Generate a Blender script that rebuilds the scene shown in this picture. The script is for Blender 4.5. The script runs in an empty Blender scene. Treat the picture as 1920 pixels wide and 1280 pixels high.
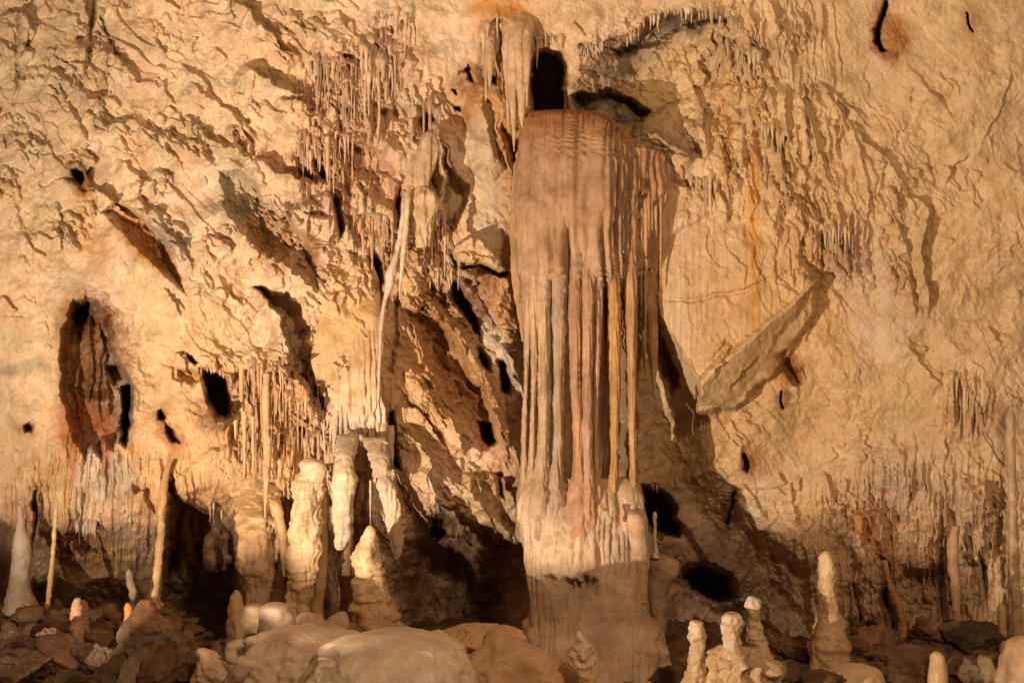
import bpy, math, random
import numpy as np
random.seed(7)
SC = bpy.context.scene
COL = SC.collection
# ---------------------------------------------------------------- camera, world, lamps, exposure
F = 36.0 / 35.0
def at(px, py, Y):
    return ((px - 960) / 1920 * F * Y, Y, -(py - 640) / 1920 * F * Y)
cam = bpy.data.cameras.new('camera'); camo = bpy.data.objects.new('camera', cam); COL.objects.link(camo)
cam.lens = 35; cam.sensor_width = 36; cam.clip_end = 200
camo.location = (0, 0, 0); camo.rotation_euler = (math.pi / 2, 0, 0); SC.camera = camo
w = bpy.data.worlds.new("World"); SC.world = w; w.use_nodes = True
bg = w.node_tree.nodes['Background']; bg.inputs[0].default_value = (1, 0.62, 0.33, 1); bg.inputs[1].default_value = 0.20
def lamp(name, loc, target, power, col, radius, angle=150, blend=.6):
    l = bpy.data.lights.new(name, 'SPOT'); l.energy = power; l.color = col; l.shadow_soft_size = radius
    l.spot_size = math.radians(angle); l.spot_blend = blend
    o = bpy.data.objects.new(name, l); COL.objects.link(o); o.location = loc
    import mathutils
    o.rotation_euler = (mathutils.Vector(target) - mathutils.Vector(loc)).to_track_quat('-Z', 'Y').to_euler()
    return o
lamp('cave_floodlight', (-4.0, 3.0, -1.85), (1.1, 10, 2.9), 3450, (1, .81, .64), .035, 128, 1)
lamp('fill_lamp', (2.2, -.5, 3.4), (0.3, 10, 0.3), 1550, (1, .70, .47), .3)  # added fill lamp that lifts the shadows on the wall
SC.view_settings.view_transform = 'Standard'; SC.view_settings.look = 'None'
SC.view_settings.exposure = 0; SC.view_settings.gamma = 1
# ---------------------------------------------------------------- noise
def _h(ix, iy, iz, seed):
    h = (ix.astype(np.int64) * 374761393 + iy.astype(np.int64) * 668265263 + iz * 2147483647 + seed * 974711) & 0xFFFFFFFF
    h = ((h ^ (h >> 13)) * 1274126177) & 0xFFFFFFFF
    return (h ^ (h >> 16)) & 0xFFFF
def _fade(t): return t * t * t * (t * (t * 6 - 15) + 10)
def perlin2(x, y, seed=0):
    x, y = np.broadcast_arrays(np.asarray(x, float), np.asarray(y, float))
    xi = np.floor(x); yi = np.floor(y); xf = x - xi; yf = y - yi
    u = _fade(xf); v = _fade(yf)
    def g(ox, oy):
        a = _h(xi + ox, yi + oy, 0, seed) * (2 * math.pi / 65536)
        return np.cos(a) * (xf - ox) + np.sin(a) * (yf - oy)
    a = g(0, 0); b = g(1, 0); c = g(0, 1); d = g(1, 1)
    return 1.5 * ((a + u * (b - a)) * (1 - v) + (c + u * (d - c)) * v)
def perlin3(x, y, z, seed=0):
    x, y, z = np.broadcast_arrays(np.asarray(x, float), np.asarray(y, float), np.asarray(z, float))
    xi = np.floor(x); yi = np.floor(y); zi = np.floor(z); xf = x - xi; yf = y - yi; zf = z - zi
    u = _fade(xf); v = _fade(yf); w_ = _fade(zf)
    def g(ox, oy, oz):
        h = _h(xi + ox, yi + oy, (zi + oz).astype(np.int64), seed)
        a = (h & 255) * (2 * math.pi / 256); c = ((h >> 8) & 255) / 127.5 - 1; s = np.sqrt(np.maximum(0, 1 - c * c))
        return s * np.cos(a) * (xf - ox) + s * np.sin(a) * (yf - oy) + c * (zf - oz)
    def lx(oy, oz):
        a = g(0, oy, oz); return a + u * (g(1, oy, oz) - a)
    def ly(oz):
        a = lx(0, oz); return a + v * (lx(1, oz) - a)
    a = ly(0); return 1.5 * (a + w_ * (ly(1) - a))
def fbm2(x, y, o=4, seed=0, gain=.5):
    s = 0; a = 1
    for i in range(o): s = s + a * perlin2(x * 2 ** i, y * 2 ** i, seed + i * 17); a *= gain
    return s
def fbm3(x, y, z, o=3, seed=0, gain=.5):
    s = 0; a = 1
    for i in range(o): s = s + a * perlin3(x * 2 ** i, y * 2 ** i, z * 2 ** i, seed + i * 17); a *= gain
    return s
def ridg2(x, y, o=3, seed=0):
    s = 0; a = 1
    for i in range(o): s = s + a * (1 - 2 * np.abs(perlin2(x * 2 ** i, y * 2 ** i, seed + i * 13))); a *= .5
    return s
def sst(a, b, x):
    t = np.clip((x - a) / (b - a), 0, 1); return t * t * (3 - 2 * t)
# ---------------------------------------------------------------- object helpers
def tag(o, label=None, cat=None, group=None, kind=None):
    if label: o['label'] = label; o['kind'] = 'thing'
    if cat: o['category'] = cat
    if group: o['group'] = group
    if kind: o['kind'] = kind
    return o
def rockmat(name, bump=.5, rough=.6, scale=1.0, spec=.35, vein=.25):
    m = bpy.data.materials.new(name); m.use_nodes = True; nt = m.node_tree; N = nt.nodes; L = nt.links
    bs = N['Principled BSDF']; bs.inputs['Specular IOR Level'].default_value = spec
    at_ = N.new('ShaderNodeAttribute'); at_.attribute_name = 'Col'
    tc = N.new('ShaderNodeNewGeometry')
    def noise(sc, det, rg=.6, dist=0):
        n = N.new('ShaderNodeTexNoise'); n.inputs['Scale'].default_value = sc * scale; n.inputs['Detail'].default_value = det
        n.inputs['Roughness'].default_value = rg; n.inputs['Distortion'].default_value = dist
        L.new(tc.outputs['Position'], n.inputs['Vector']); return n
    n1 = noise(5, 6, .65, .6); n2 = noise(62, 8, .75)
    r1 = N.new('ShaderNodeMapRange'); r1.inputs[1].default_value = .3; r1.inputs[2].default_value = .7; r1.inputs[3].default_value = 1 - vein; r1.inputs[4].default_value = 1.12
    L.new(n1.outputs['Fac'], r1.inputs[0])
    r2 = N.new('ShaderNodeMapRange'); r2.inputs[1].default_value = .3; r2.inputs[2].default_value = .7; r2.inputs[3].default_value = .74; r2.inputs[4].default_value = 1.16
    L.new(n2.outputs['Fac'], r2.inputs[0])
    mu = N.new('ShaderNodeMath'); mu.operation = 'MULTIPLY'; L.new(r1.outputs[0], mu.inputs[0]); L.new(r2.outputs[0], mu.inputs[1])
    # darker mottles turn a little redder, light ones yellower
    cr = N.new('ShaderNodeCombineXYZ')
    for i, e in enumerate((.7, 1.05, 1.75)):
        p = N.new('ShaderNodeMath'); p.operation = 'POWER'; L.new(mu.outputs[0], p.inputs[0]); p.inputs[1].default_value = e; L.new(p.outputs[0], cr.inputs[i])
    vm = N.new('ShaderNodeVectorMath'); vm.operation = 'MULTIPLY'
    L.new(at_.outputs['Color'], vm.inputs[0]); L.new(cr.outputs[0], vm.inputs[1]); L.new(vm.outputs[0], bs.inputs['Base Color'])
    n3 = noise(22, 8, .68, .3); n4 = noise(110, 4, .7)
    ad = N.new('ShaderNodeMath'); ad.operation = 'MULTIPLY_ADD'; L.new(n4.outputs['Fac'], ad.inputs[0]); ad.inputs[1].default_value = .55; L.new(n3.outputs['Fac'], ad.inputs[2])
    bp = N.new('ShaderNodeBump'); n5 = noise(1.7, 4, .6, .5); r5 = N.new('ShaderNodeMapRange'); r5.inputs[1].default_value = .38; r5.inputs[2].default_value = .62
    r5.inputs[3].default_value = bump * .25; r5.inputs[4].default_value = bump * 1.5; L.new(n5.outputs['Fac'], r5.inputs[0]); L.new(r5.outputs[0], bp.inputs['Strength']); bp.inputs['Distance'].default_value = .03
    L.new(ad.outputs[0], bp.inputs['Height']); L.new(bp.outputs[0], bs.inputs['Normal'])
    r3 = N.new('ShaderNodeMapRange'); r3.inputs[1].default_value = .35; r3.inputs[2].default_value = .65; r3.inputs[3].default_value = rough - .12; r3.inputs[4].default_value = rough + .15
    L.new(n1.outputs['Fac'], r3.inputs[0]); L.new(r3.outputs[0], bs.inputs['Roughness'])
    return m
M_WALL = rockmat('limestone_wall', .38, .65)
M_FLOW = rockmat('flowstone', .5, .43, 1.1, .55, .32)
M_COL = rockmat('fluted_flowstone', .6, .6, 1.2)
M_WET = rockmat('wet_flowstone', .45, .40, 1.0, .5, .3)
M_ROCK = rockmat('rough_boulder_rock', .9, .8, 1.3, .2, .4)
def mesh_obj(name, V, Fq, C, mat, parent=None, smooth=True, tris=None):
    me = bpy.data.meshes.new(name)
    V = np.asarray(V, np.float32); Fq = np.asarray(Fq, np.int32).reshape(-1, 4)
    nt = 0 if tris is None else len(tris)
    loops = Fq.ravel()
    if nt: loops = np.concatenate([loops, np.asarray(tris, np.int32).ravel()])
    me.vertices.add(len(V)); me.vertices.foreach_set('co', V.ravel())
    me.loops.add(len(loops)); me.loops.foreach_set('vertex_index', loops.astype(np.int32))
    st = np.arange(len(Fq)) * 4
    if nt: st = np.concatenate([st, len(Fq) * 4 + np.arange(nt) * 3])
    me.polygons.add(len(st)); me.polygons.foreach_set('loop_start', st.astype(np.int32))
    me.update(calc_edges=True); me.validate()
    me.polygons.foreach_set('use_smooth', np.full(len(st), smooth))
    ca = me.color_attributes.new('Col', 'FLOAT_COLOR', 'POINT')
    C = np.asarray(C, float); lu = C @ np.array((.3, .59, .11)); C = np.clip(lu[:, None] + 1.2 * (C - lu[:, None]), .008, .9)
    CC = np.ones((len(V), 4), np.float32); CC[:, :3] = C
    ca.data.foreach_set('color', CC.ravel())
    me.materials.append(mat)
    o = bpy.data.objects.new(name, me); COL.objects.link(o)
    if parent is not None: o.parent = parent
    return o
def empty(name, label, cat, group=None):
    o = bpy.data.objects.new(name, None); COL.objects.link(o); return tag(o, label, cat, group)
# ---------------------------------------------------------------- cave wall relief
def axis(lo, a, b, hi, fine, coarse):
    l = np.arange(lo, a, coarse); m = np.arange(a, b, fine); r = np.arange(b, hi, coarse)
    return np.concatenate([l, m, r])
AX = axis(-560, -24, 1944, 2500, 1.5, 8.0); AY = axis(-420, -24, 1300, 1500, 1.5, 8.0)
PX, PY = np.meshgrid(AX, AY)
D = np.zeros_like(PX)               # metres towards the viewer from the 10 m plane
WX = PX + 9 * fbm2(PX / 55, PY / 55, 4, 11, .6); WY = PY + 9 * fbm2(PX / 55, PY / 55, 4, 57, .6)
SX = PX + 3 * fbm2(PX / 25, PY / 25, 3, 12, .6); SY = PY + 3 * fbm2(PX / 25, PY / 25, 3, 58, .6)
MAC = [(-500,0,.5),(-500,600,.7),(-500,1100,.6),(0,60,.1),(0,640,.35),(60,900,.4),(300,60,.0),(300,300,.05),(300,550,.3),(300,850,.42),(480,200,.05),(470,400,.05),(500,520,.0),
(550,700,.2),(640,650,.3),(600,900,.25),(700,60,.4),(640,200,.25),(700,320,-.1),(850,350,-.2),(760,480,-.2),(850,650,-.45),(850,860,-.1),(900,60,.3),(1000,160,-.1),(1100,400,-.1),(1260,330,.2),(1260,480,.25),
(1100,600,-.6),(1130,800,-1.0),(1200,1000,-1.1),(1300,-20,.5),(1100,20,.35),(1250,150,-.35),(1300,330,.0),(1340,480,.25),(1500,300,.2),(1450,650,-.15),(1450,850,-.3),(1700,300,.25),(1900,300,.35),
(1700,800,.0),(1900,800,.2),(1350,1100,-1.0),(1550,1000,-.35),(1700,1150,-.2),(1900,1150,.1),(100,1150,-.6),(380,1150,-1.1),(850,1150,-1.1),(620,1100,-.6),(700,900,-.1),(2400,300,.8),(2400,1000,.7),
(300,-380,.9),(960,-380,1.2),(1600,-380,1.2),(960,1450,-.8),(200,1450,-.4),(1700,1450,-.2)]
num = np.zeros_like(D); den = np.zeros_like(D) + 1e-9
for x, y, v in MAC:
    k = np.exp(-(((WX - x) ** 2 + (WY - y) ** 2) / 95 ** 2)) + 2e4 / (((PX - x) ** 2 + (PY - y) ** 2) + 4e3) ** 1.5 * 4
    num += k * v; den += k
D += num / den
def win(x0, y0, x1, y1, m):
    i0, i1 = np.searchsorted(AY, [y0 - m, y1 + m]); j0, j1 = np.searchsorted(AX, [x0 - m, x1 + m])
    return slice(i0, i1), slice(j0, j1)
def segd(P, X, Y, closed=False):
    best = np.full(X.shape, 1e9); sg = np.zeros(X.shape); tt = np.zeros(X.shape)
    n = len(P); tot = sum(math.dist(P[i], P[i + 1]) for i in range(n - 1)); acc = 0
    for i in range(n if closed else n - 1):
        (ax, ay), (bx, by) = P[i], P[(i + 1) % n]; dx, dy = bx - ax, by - ay; l2 = dx * dx + dy * dy + 1e-9
        t = np.clip(((X - ax) * dx + (Y - ay) * dy) / l2, 0, 1); d = np.hypot(X - ax - t * dx, Y - ay - t * dy)
        m = d < best; best = np.where(m, d, best); sg = np.where(m, np.sign(dx * (Y - ay) - dy * (X - ax)), sg)
        tt = np.where(m, (acc + t * math.sqrt(l2)) / max(tot, 1), tt); acc += math.sqrt(l2)
    return best, sg, tt
def inside(P, X, Y):
    r = np.zeros(X.shape, bool); n = len(P)
    for i in range(n):
        (ax, ay), (bx, by) = P[i], P[(i + 1) % n]
        if ay == by: continue
        r ^= ((ay > Y) != (by > Y)) & (X < (bx - ax) * (Y - ay) / (by - ay) + ax)
    return r
def poly_sd(P, m, fine=False):
    xs = [p[0] for p in P]; ys = [p[1] for p in P]; s = win(min(xs), min(ys), max(xs), max(ys), m)
    X, Y = (SX[s], SY[s]) if fine else (WX[s], WY[s])
    d, _, _ = segd(P, X, Y, True); return s, np.where(inside(P, X, Y), d, -d)
def hole(P, depth, soft=10, rim=0, fine=False, ramp=0):
    s, sd = poly_sd(P, 60, fine)
    if depth >= .5: soft = soft * 1.7
    D[s] -= depth * sst(-2, soft, sd)
    if ramp: D[s] -= ramp * np.clip(sd, 0, 60) / 30
    if rim: D[s] += rim * np.exp(-(np.minimum(sd, 0) / 18) ** 2) * (sd < 0)
def slab(P, A, gx=0, gy=0, soft=5, fine=False):
    s, sd = poly_sd(P, 20, fine); cx = sum(p[0] for p in P) / len(P); cy = sum(p[1] for p in P) / len(P)
    D[s] += (A + gx * (PX[s] - cx) / 100 + gy * (PY[s] - cy) / 100) * sst(-1, soft, sd)
def ledge(P, A, L=40, B=0.0, L2=25, fine=False):
    xs = [p[0] for p in P]; ys = [p[1] for p in P]; s = win(min(xs), min(ys), max(xs), max(ys), L * 3)
    X, Y = (SX[s], SY[s]) if fine else (WX[s], WY[s])
    d, sg, t = segd(P, X, Y); e = sst(0, .18, t) * sst(1, .82, t)
    D[s] += A * e * np.exp(-d / L) * sst(-1.5, 1.5, d * sg) - B * e * np.exp(-d / L2) * sst(1.5, -1.5, d * sg)
def crack(P, a=.05, wd=3, fine=True):
    xs = [p[0] for p in P]; ys = [p[1] for p in P]; s = win(min(xs), min(ys), max(xs), max(ys), wd * 4)
    X, Y = (SX[s], SY[s]) if fine else (WX[s], WY[s]); d, _, t = segd(P, X, Y)
    D[s] -= a * np.exp(-(d / wd) ** 2) * sst(0, .1, t) * sst(1, .9, t)
def ell(cx, cy, rx, ry, rot=0, warp=True):
    s = win(cx - max(rx, ry), cy - max(rx, ry), cx + max(rx, ry), cy + max(rx, ry), 60)
    X, Y = (WX[s], WY[s]) if warp else (SX[s], SY[s]); c, n = math.cos(math.radians(rot)), math.sin(math.radians(rot))
    u = ((X - cx) * c + (Y - cy) * n) / rx; v = (-(X - cx) * n + (Y - cy) * c) / ry; return s, np.sqrt(u * u + v * v)
def bump(cx, cy, rx, ry, A, rot=0, p=2):
    s, r = ell(cx, cy, rx, ry, rot); D[s] += A * np.clip(1 - r ** p, 0, 1)
def mask(cx, cy, rx, ry, rot=0, soft=.5):
    c, n = math.cos(math.radians(rot)), math.sin(math.radians(rot))
    u = ((WX - cx) * c + (WY - cy) * n) / rx; v = (-(WX - cx) * n + (WY - cy) * c) / ry
    return sst(1 + soft / 2, 1 - soft / 2, np.sqrt(u * u + v * v))
def saw(t, wd=.07):
    f = t - np.floor(t); return np.where(f < 1 - wd, f / (1 - wd), (1 - f) / wd)
# overlapping rock scales: steps that break off towards the upper right
mL = np.maximum.reduce([mask(420, 260, 330, 330), mask(700, 700, 330, 330), mask(500, 560, 200, 200)]) * (1 - mask(200, 620, 110, 200))
mR = mask(1650, 650, 420, 560, 0, .6); mTL = mask(60, 200, 170, 260)
def scales(ang, per, A, wn, ws, seed, M, wd=.08):
    c, n = math.cos(math.radians(ang)), math.sin(math.radians(ang)); u = PX * c - PY * n; v = PX * n + PY * c
    nn = u / per + wn * fbm2(u / ws, v / (ws * 2.2), 4, seed, .55)
    am = np.clip(.5 + 1.1 * fbm2(u / (ws * .9), v / (ws * 1.5), 3, seed + 5), 0, 1.3)
    return A * M * am * (saw(nn, wd) - .5)
def voro(x, y, seed):
    xi = np.floor(x); yi = np.floor(y); best = np.full(x.shape, 1e9); hx = np.zeros(x.shape); out = np.zeros(x.shape); sec = np.full(x.shape, 1e9)
    for i in (-1, 0, 1):
        for j in (-1, 0, 1):
            h = _h(xi + i, yi + j, 0, seed); h2 = _h(xi + i, yi + j, 0, seed + 77); h3 = _h(xi + i, yi + j, 0, seed + 177)
            qx = x - (xi + i + .1 + .8 * (h & 255) / 255); qy = y - (yi + j + .1 + .8 * (h >> 8) / 255); d = qx * qx + qy * qy; m = d < best
            sec = np.where(m, best, np.minimum(sec, d)); best = np.where(m, d, best)
            out = np.where(m, (h3 / 65535. - .5) * 1.0 + ((h2 & 255) / 127.5 - 1) * qx + ((h2 >> 8) / 127.5 - 1) * qy, out)
    return out, np.sqrt(sec) - np.sqrt(best)
def plates(ang, sx, sy, A, seed, M):
    c, n = math.cos(math.radians(ang)), math.sin(math.radians(ang)); u = (WX * c - WY * n) / sx; v = (WX * n + WY * c) / sy
    h, e = voro(u + .3 * fbm2(u * 1.3, v * 1.3, 2, seed + 1), v + .3 * fbm2(u * 1.3 + 9, v * 1.3, 2, seed + 2), seed)
    am = np.clip(.35 + 1.3 * fbm2(PX / (sy * 2.2), PY / (sy * 2.2), 2, seed + 5), 0, 1.2)
    return A * M * am * h
mB = np.clip(mL + .9 * mTL, 0, 1)
D += scales(52, 150, .10, 2.4, 170, 3, mL * np.clip(.5 + 1.6 * fbm2(PX / 130, PY / 130, 2, 8), 0, 1))
D += scales(38, 60, .03, 2.2, 90, 31, mB * np.clip(.4 + 1.8 * fbm2(PX / 90, PY / 90, 2, 9), 0, 1))
D += scales(30, 22, .014, 1.9, 40, 41, np.clip(.2 + mB, 0, 1) * np.clip(.4 + 1.8 * fbm2(PX / 60, PY / 60, 2, 10), 0, 1), .12)
D += scales(25, 170, .025, 2.0, 190, 63, mR) + scales(40, 50, .022, 2.2, 80, 73, mR * np.clip(.3 + 1.6 * fbm2(PX / 100, PY / 100, 2, 12), 0, 1), .1)
D += plates(40, 60, 105, .19, 501, mB) + plates(48, 24, 46, .06, 511, mB) + plates(40, 90, 140, .045, 521, mR) + plates(50, 30, 50, .018, 531, np.clip(mR + .3, 0, 1)) + plates(35, 11, 20, .016, 541, np.clip(.4 * mR + .35 + mB, 0, 1))
# fan of drip flutes on the right
ang = np.arctan2(WX - 1370, WY + 330); rr = np.hypot(WX - 1370, WY + 330)
mF = np.maximum.reduce([mask(1450, 270, 130, 250, -8, .7), mask(1560, 360, 130, 190, -30, .7)]) + .5 * mask(1420, 40, 120, 100)
fl = ridg2(ang * 34, rr / 210, 3, 91); D += .055 * mF * fl * (.6 + .8 * fbm2(PX / 50, PY / 90, 2, 92))
# vertical flutes under the drip fringes
mV = np.maximum.reduce([mask(650, 190, 110, 110), mask(630, 330, 90, 90), mask(700, 420, 70, 90), mask(530, 780, 110, 130, 0, .6), mask(680, 780, 80, 120), mask(780, 440, 70, 80), mask(1570, 460, 60, 60), mask(1810, 760, 50, 70), mask(1720, 1050, 220, 190) * 1.1, mask(190, 950, 190, 120), mask(600, 1000, 120, 140), mask(1460, 160, 110, 160) * .5, mask(1280, 500, 70, 200) * .25])
D += .06 * mV * ridg2((PX * .6 + WX * .4) / 15, PY / 150, 3, 101)
# general roughness
D += .10 * fbm2(PX / 190, PY / 190, 3, 121) + .026 * fbm2(PX / 50, PY / 50, 4, 131, .55) * np.clip(.7 + 1.2 * fbm2(PX / 170, PY / 170, 2, 133), .15, 1.6) + .010 * ridg2(PX / 22, PY / 30, 3, 141) * (.5 + fbm2(PX / 120, PY / 120, 2, 142))
D += .0035 * fbm2(PX / 6, PY / 6, 2, 151) * np.clip(.5 + 1.8 * fbm2(PX / 120, PY / 120, 2, 152), 0, 1.8)
mCr = np.clip(mask(1650, 1060, 300, 140) + mask(800, 1080, 160, 130) + mask(380, 1080, 110, 170) + mask(200, 700, 90, 170), 0, 1)
D += .05 * mCr * fbm2(PX / 40, PY / 55, 5, 161, .65)
# ---------------------------------------------------------------- named relief features (pixel positions on the wall, heights in metres)
# broken chips: short sharp steps scattered in clusters
rc = np.random.default_rng(21)
def chips(n, box, a0, a1, A, ln, L, msk, thr=-.15):
    k = 0; tries = 0
    while k < n and tries < n * 12:
        tries += 1; x = rc.uniform(box[0], box[2]); y = rc.uniform(box[1], box[3]); i = min(np.searchsorted(AY, y), len(AY) - 1); j = min(np.searchsorted(AX, x), len(AX) - 1)
        if rc.random() > msk[i, j] * sst(thr, thr + .5, DEN[i, j]): continue
        k += 1; t = math.radians(rc.uniform(a0, a1)); l = rc.uniform(*ln) * rc.uniform(.5, 1.3); P = [(x, y)]
        for q in range(rc.integers(2, 4)):
            t2 = t + rc.uniform(-.55, .55); P.append((P[-1][0] + math.cos(t2) * l / 2, P[-1][1] + math.sin(t2) * l / 2))
        am = rc.uniform(.3, 1) ** 1.5 * A
        ledge(P, am, rc.uniform(*L), am * rc.uniform(.2, .9), rc.uniform(4, 10), True)
DEN = fbm2(PX / 110, PY / 90, 3, 26)
chips(760, (-200, -200, 900, 900), 25, 75, .08, (14, 60), (8, 26), mB, .0)
chips(120, (-60, 300, 330, 1050), 20, 110, .03, (10, 40), (8, 20), np.ones_like(D), .1)
chips(260, (1250, -100, 2100, 1100), 15, 85, .04, (12, 60), (8, 30), mR, .05)
chips(210, (1320, -40, 1760, 520), 62, 96, .06, (30, 110), (5, 14), np.clip(mF, 0, 1), -.4)
chips(130, (1070, 30, 1400, 310), 10, 80, .06, (14, 50), (8, 20), np.ones_like(D), -.4)
chips(170, (700, 480, 1000, 1000), 30, 75, .08, (14, 60), (8, 22), np.ones_like(D), -.3)
chips(220, (1250, 880, 1950, 1230), 30, 110, .06, (12, 60), (8, 22), np.ones_like(D), -.2)
chips(160, (560, 60, 860, 560), 40, 100, .08, (12, 50), (6, 18), np.ones_like(D), -.3)
# left half: slabs broken off towards the upper right
ledge([(427,0),(470,22),(520,80),(570,112)], .22, 45, .12, 18)
ledge([(455,122),(500,150),(540,172),(578,184)], .30, 55, .10, 30)
ledge([(515,185),(550,192),(595,215)], .15, 25, .08, 14)
ledge([(165,221),(200,229),(250,226),(300,250)], .10, 30, .04, 10)
ledge([(305,240),(335,262),(378,273)], .12, 22, .05, 12)
ledge([(372,240),(400,265),(465,282)], .14, 25, .09, 25)
ledge([(455,237),(472,270),(480,297)], .12, 25, .06, 8)
ledge([(478,297),(530,322),(585,342)], .24, 35, .22, 28)
ledge([(480,297),(497,345)], .06, 20, .04, 8)
ledge([(222,300),(262,330),(290,345)], .10, 30, .04, 10); ledge([(260,315),(266,345),(262,372)], .08, 18, .05, 8)
ledge([(305,270),(325,295)], .08, 20, .05, 12); ledge([(332,262),(370,290)], .09, 20, .05, 15)
ledge([(130,180),(150,230),(163,278)], .07, 25, .04, 9); ledge([(60,40),(35,120),(28,190)], .05, 25, .03, 8)
ledge([(330,118),(375,145),(410,190)], .07, 25, .04, 12); ledge([(290,140),(318,180),(333,195)], .06, 20, .04, 8)
ledge([(350,150),(400,185),(470,245)], .08, 30, .04, 12)
ledge([(0,552),(18,565),(32,590)], .07, 20, .06, 7)
hole([(150,-40),(185,-40),(182,20),(172,70),(163,138),(168,60)], .34, 6, 0, True)
crack([(185,22),(198,60),(210,85),(222,112)], .12, 3); crack([(208,70),(203,118)], .08, 2.5)
crack([(36,20),(28,95),(34,140),(28,200)], .05, 3)
ledge([(108,372),(112,420),(110,480)], .08, 40, .04, 8)
# pale grey broken face with deep shade
hole([(402,322),(455,318),(482,345),(500,400),(530,425),(534,400),(552,408),(570,445),(588,490),(595,545),(560,505),(500,482),(455,445),(425,395)], .24, 14, .02)
ledge([(405,360),(440,430),(505,478),(560,512),(596,552)], .27, 60, .08, 22)
ledge([(502,398),(520,420),(545,400)], .15, 22, .05, 10)
ledge([(382,440),(415,452),(440,470)], .14, 25, .10, 16); ledge([(410,528),(440,560),(455,575)], .10, 25, .04, 10)
hole([(188,398),(215,381),(245,388),(272,412),(305,440),(328,492),(348,548),(312,515),(270,472),(240,448),(215,412)], .30, 9, 0, True)
slab([(262,388),(290,395),(322,430),(348,488),(332,488),(300,440),(272,412),(250,388)], .10, 0, 0, 6)
ledge([(190,400),(225,430),(262,470),(305,512),(345,548)], .12, 60, .06, 14, True)
hole([(131,318),(142,311),(157,322),(160,340),(150,348),(136,338)], .8, 7, .02, True); hole([(150,345),(165,352),(158,368)], .12, 10)
# shaded slot left of the pale drapery
hole([(470,545),(505,533),(540,552),(562,590),(585,615),(587,690),(605,755),(618,790),(600,770),(560,700),(540,640),(525,590),(500,560)], .46, 12, 0)
ledge([(462,545),(500,560),(525,590),(538,640),(545,700),(580,750),(612,800)], .42, 50, .12, 20)
# brown niche on the left with a black slot
hole([(138,556),(150,566),(160,554),(176,562),(186,560),(192,578),(206,586),(204,606),(216,622),(212,644),(222,662),(228,690),(244,702),(252,724),(246,760),(250,790),(236,830),(226,812),(214,846),(196,828),(190,866),(172,838),(160,872),(152,840),(138,826),(128,790),(122,760),(110,742),(116,700),(108,672),(116,640),(112,616),(126,600),(130,574)], .46, 13, .02, True)
hole([(138,560),(172,560),(176,590),(160,620),(150,650),(132,650),(126,600)], .75, 16, 0, True)
hole([(226,724),(243,716),(251,735),(247,790),(236,838),(222,830),(228,770)], 1.3, 8, 0, True)
hole([(196,690),(222,676),(232,706),(214,722)], .3, 8, 0, True)
for P in ([(172,570),(166,620),(176,690),(166,760)], [(186,600),(192,650),(184,720),(190,800)], [(150,680),(146,740),(154,800)], [(204,650),(196,680),(204,740),(206,790)]): ledge(P, .12, 10, .06, 8, True)
# black hole with drip teeth
hole([(372,690),(398,690),(425,704),(436,740),(440,775),(425,790),(405,788),(388,755),(378,720)], 1.5, 10, .02, True)
hole([(350,662),(362,664),(373,680),(368,683),(355,676)], .7, 5, .02, True)
hole([(335,690),(372,690),(374,715),(350,712),(338,705)], .18, 6)
bump(405, 785, 22, 22, .5, 0)
hole([(296,770),(303,764),(311,782),(306,790),(294,786)], .45, 6, .02, True); hole([(308,790),(322,800),(340,835),(322,830),(310,812)], .4, 8, 0, True)
hole([(42,795),(55,790),(66,800),(60,812),(46,810)], .35, 7, .01, True)
# arches and dark ground level at the left
hole([(318,893),(330,905),(342,930),(372,935),(410,955),(438,990),(452,1070),(455,1230),(300,1230),(302,1100),(308,1000)], 1.5, 14, .03)
hole([(0,968),(26,985),(34,1040),(10,1150),(-60,1150),(-60,968)], .9, 16, 0)
hole([(58,945),(68,910),(76,930),(74,1000),(64,1080),(50,1150),(100,1150),(96,1080),(70,1090)], .7, 10, 0)
hole([(122,1010),(150,985),(190,1000),(192,1040),(150,1040)], .35, 12, .02)
hole([(-60,1090),(60,1080),(110,1060),(150,1095),(200,1080),(250,1090),(310,1150),(310,1320),(-60,1320)], .7, 30, 0)
ledge([(240,905),(268,930),(288,960)], .1, 30, .12, 16); slab([(392,830),(440,820),(470,900),(455,990),(430,980),(380,930),(345,925),(332,890)], .10, 0, 0, 16)
bump(345, 1030, 22, 80, .35, -10); bump(335, 1080, 16, 40, .25, 0); bump(400, 1040, 25, 50, .3)
# centre: dark slots behind the pendant
hole([(783,188),(822,200),(822,240),(832,290),(835,330),(822,372),(800,370),(780,300),(772,230)], .9, 14, .02)
hole([(690,200),(740,190),(785,190),(780,260),(765,300),(720,262)], .22, 20)
hole([(828,270),(842,270),(858,330),(876,350),(876,400),(850,440),(832,380)], .45, 12)
hole([(648,250),(700,270),(740,320),(755,400),(720,400),(680,350),(650,320)], .25, 20)
hole([(585,300),(608,303),(625,325),(610,345),(590,335)], .5, 8, .02, True)
hole([(560,320),(585,315),(600,350),(570,350)], .25, 10)
slab([(536,400),(560,372),(600,362),(636,372),(642,400),(636,440),(615,462),(580,450),(548,430)], .26, .05, .05, 10)
hole([(568,398),(600,392),(625,400),(618,412),(590,410)], .20, 6, 0, True); hole([(620,360),(640,372),(648,430),(634,455),(628,410)], .45, 8, 0, True)
ledge([(640,340),(655,420),(668,480)], .15, 20, .10, 14)
hole([(688,478),(704,472),(716,490),(722,530),(712,560),(698,520)], .9, 9, .02, True)
hole([(738,350),(755,345),(760,400),(748,440),(738,400)], .5, 9, 0, True)
hole([(735,560),(752,545),(748,640),(745,700),(732,690),(738,620)], .25, 9)
hole([(728,775),(738,768),(744,800),(748,850),(756,885),(738,880),(722,830)], 1.2, 8, .02, True)
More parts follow.
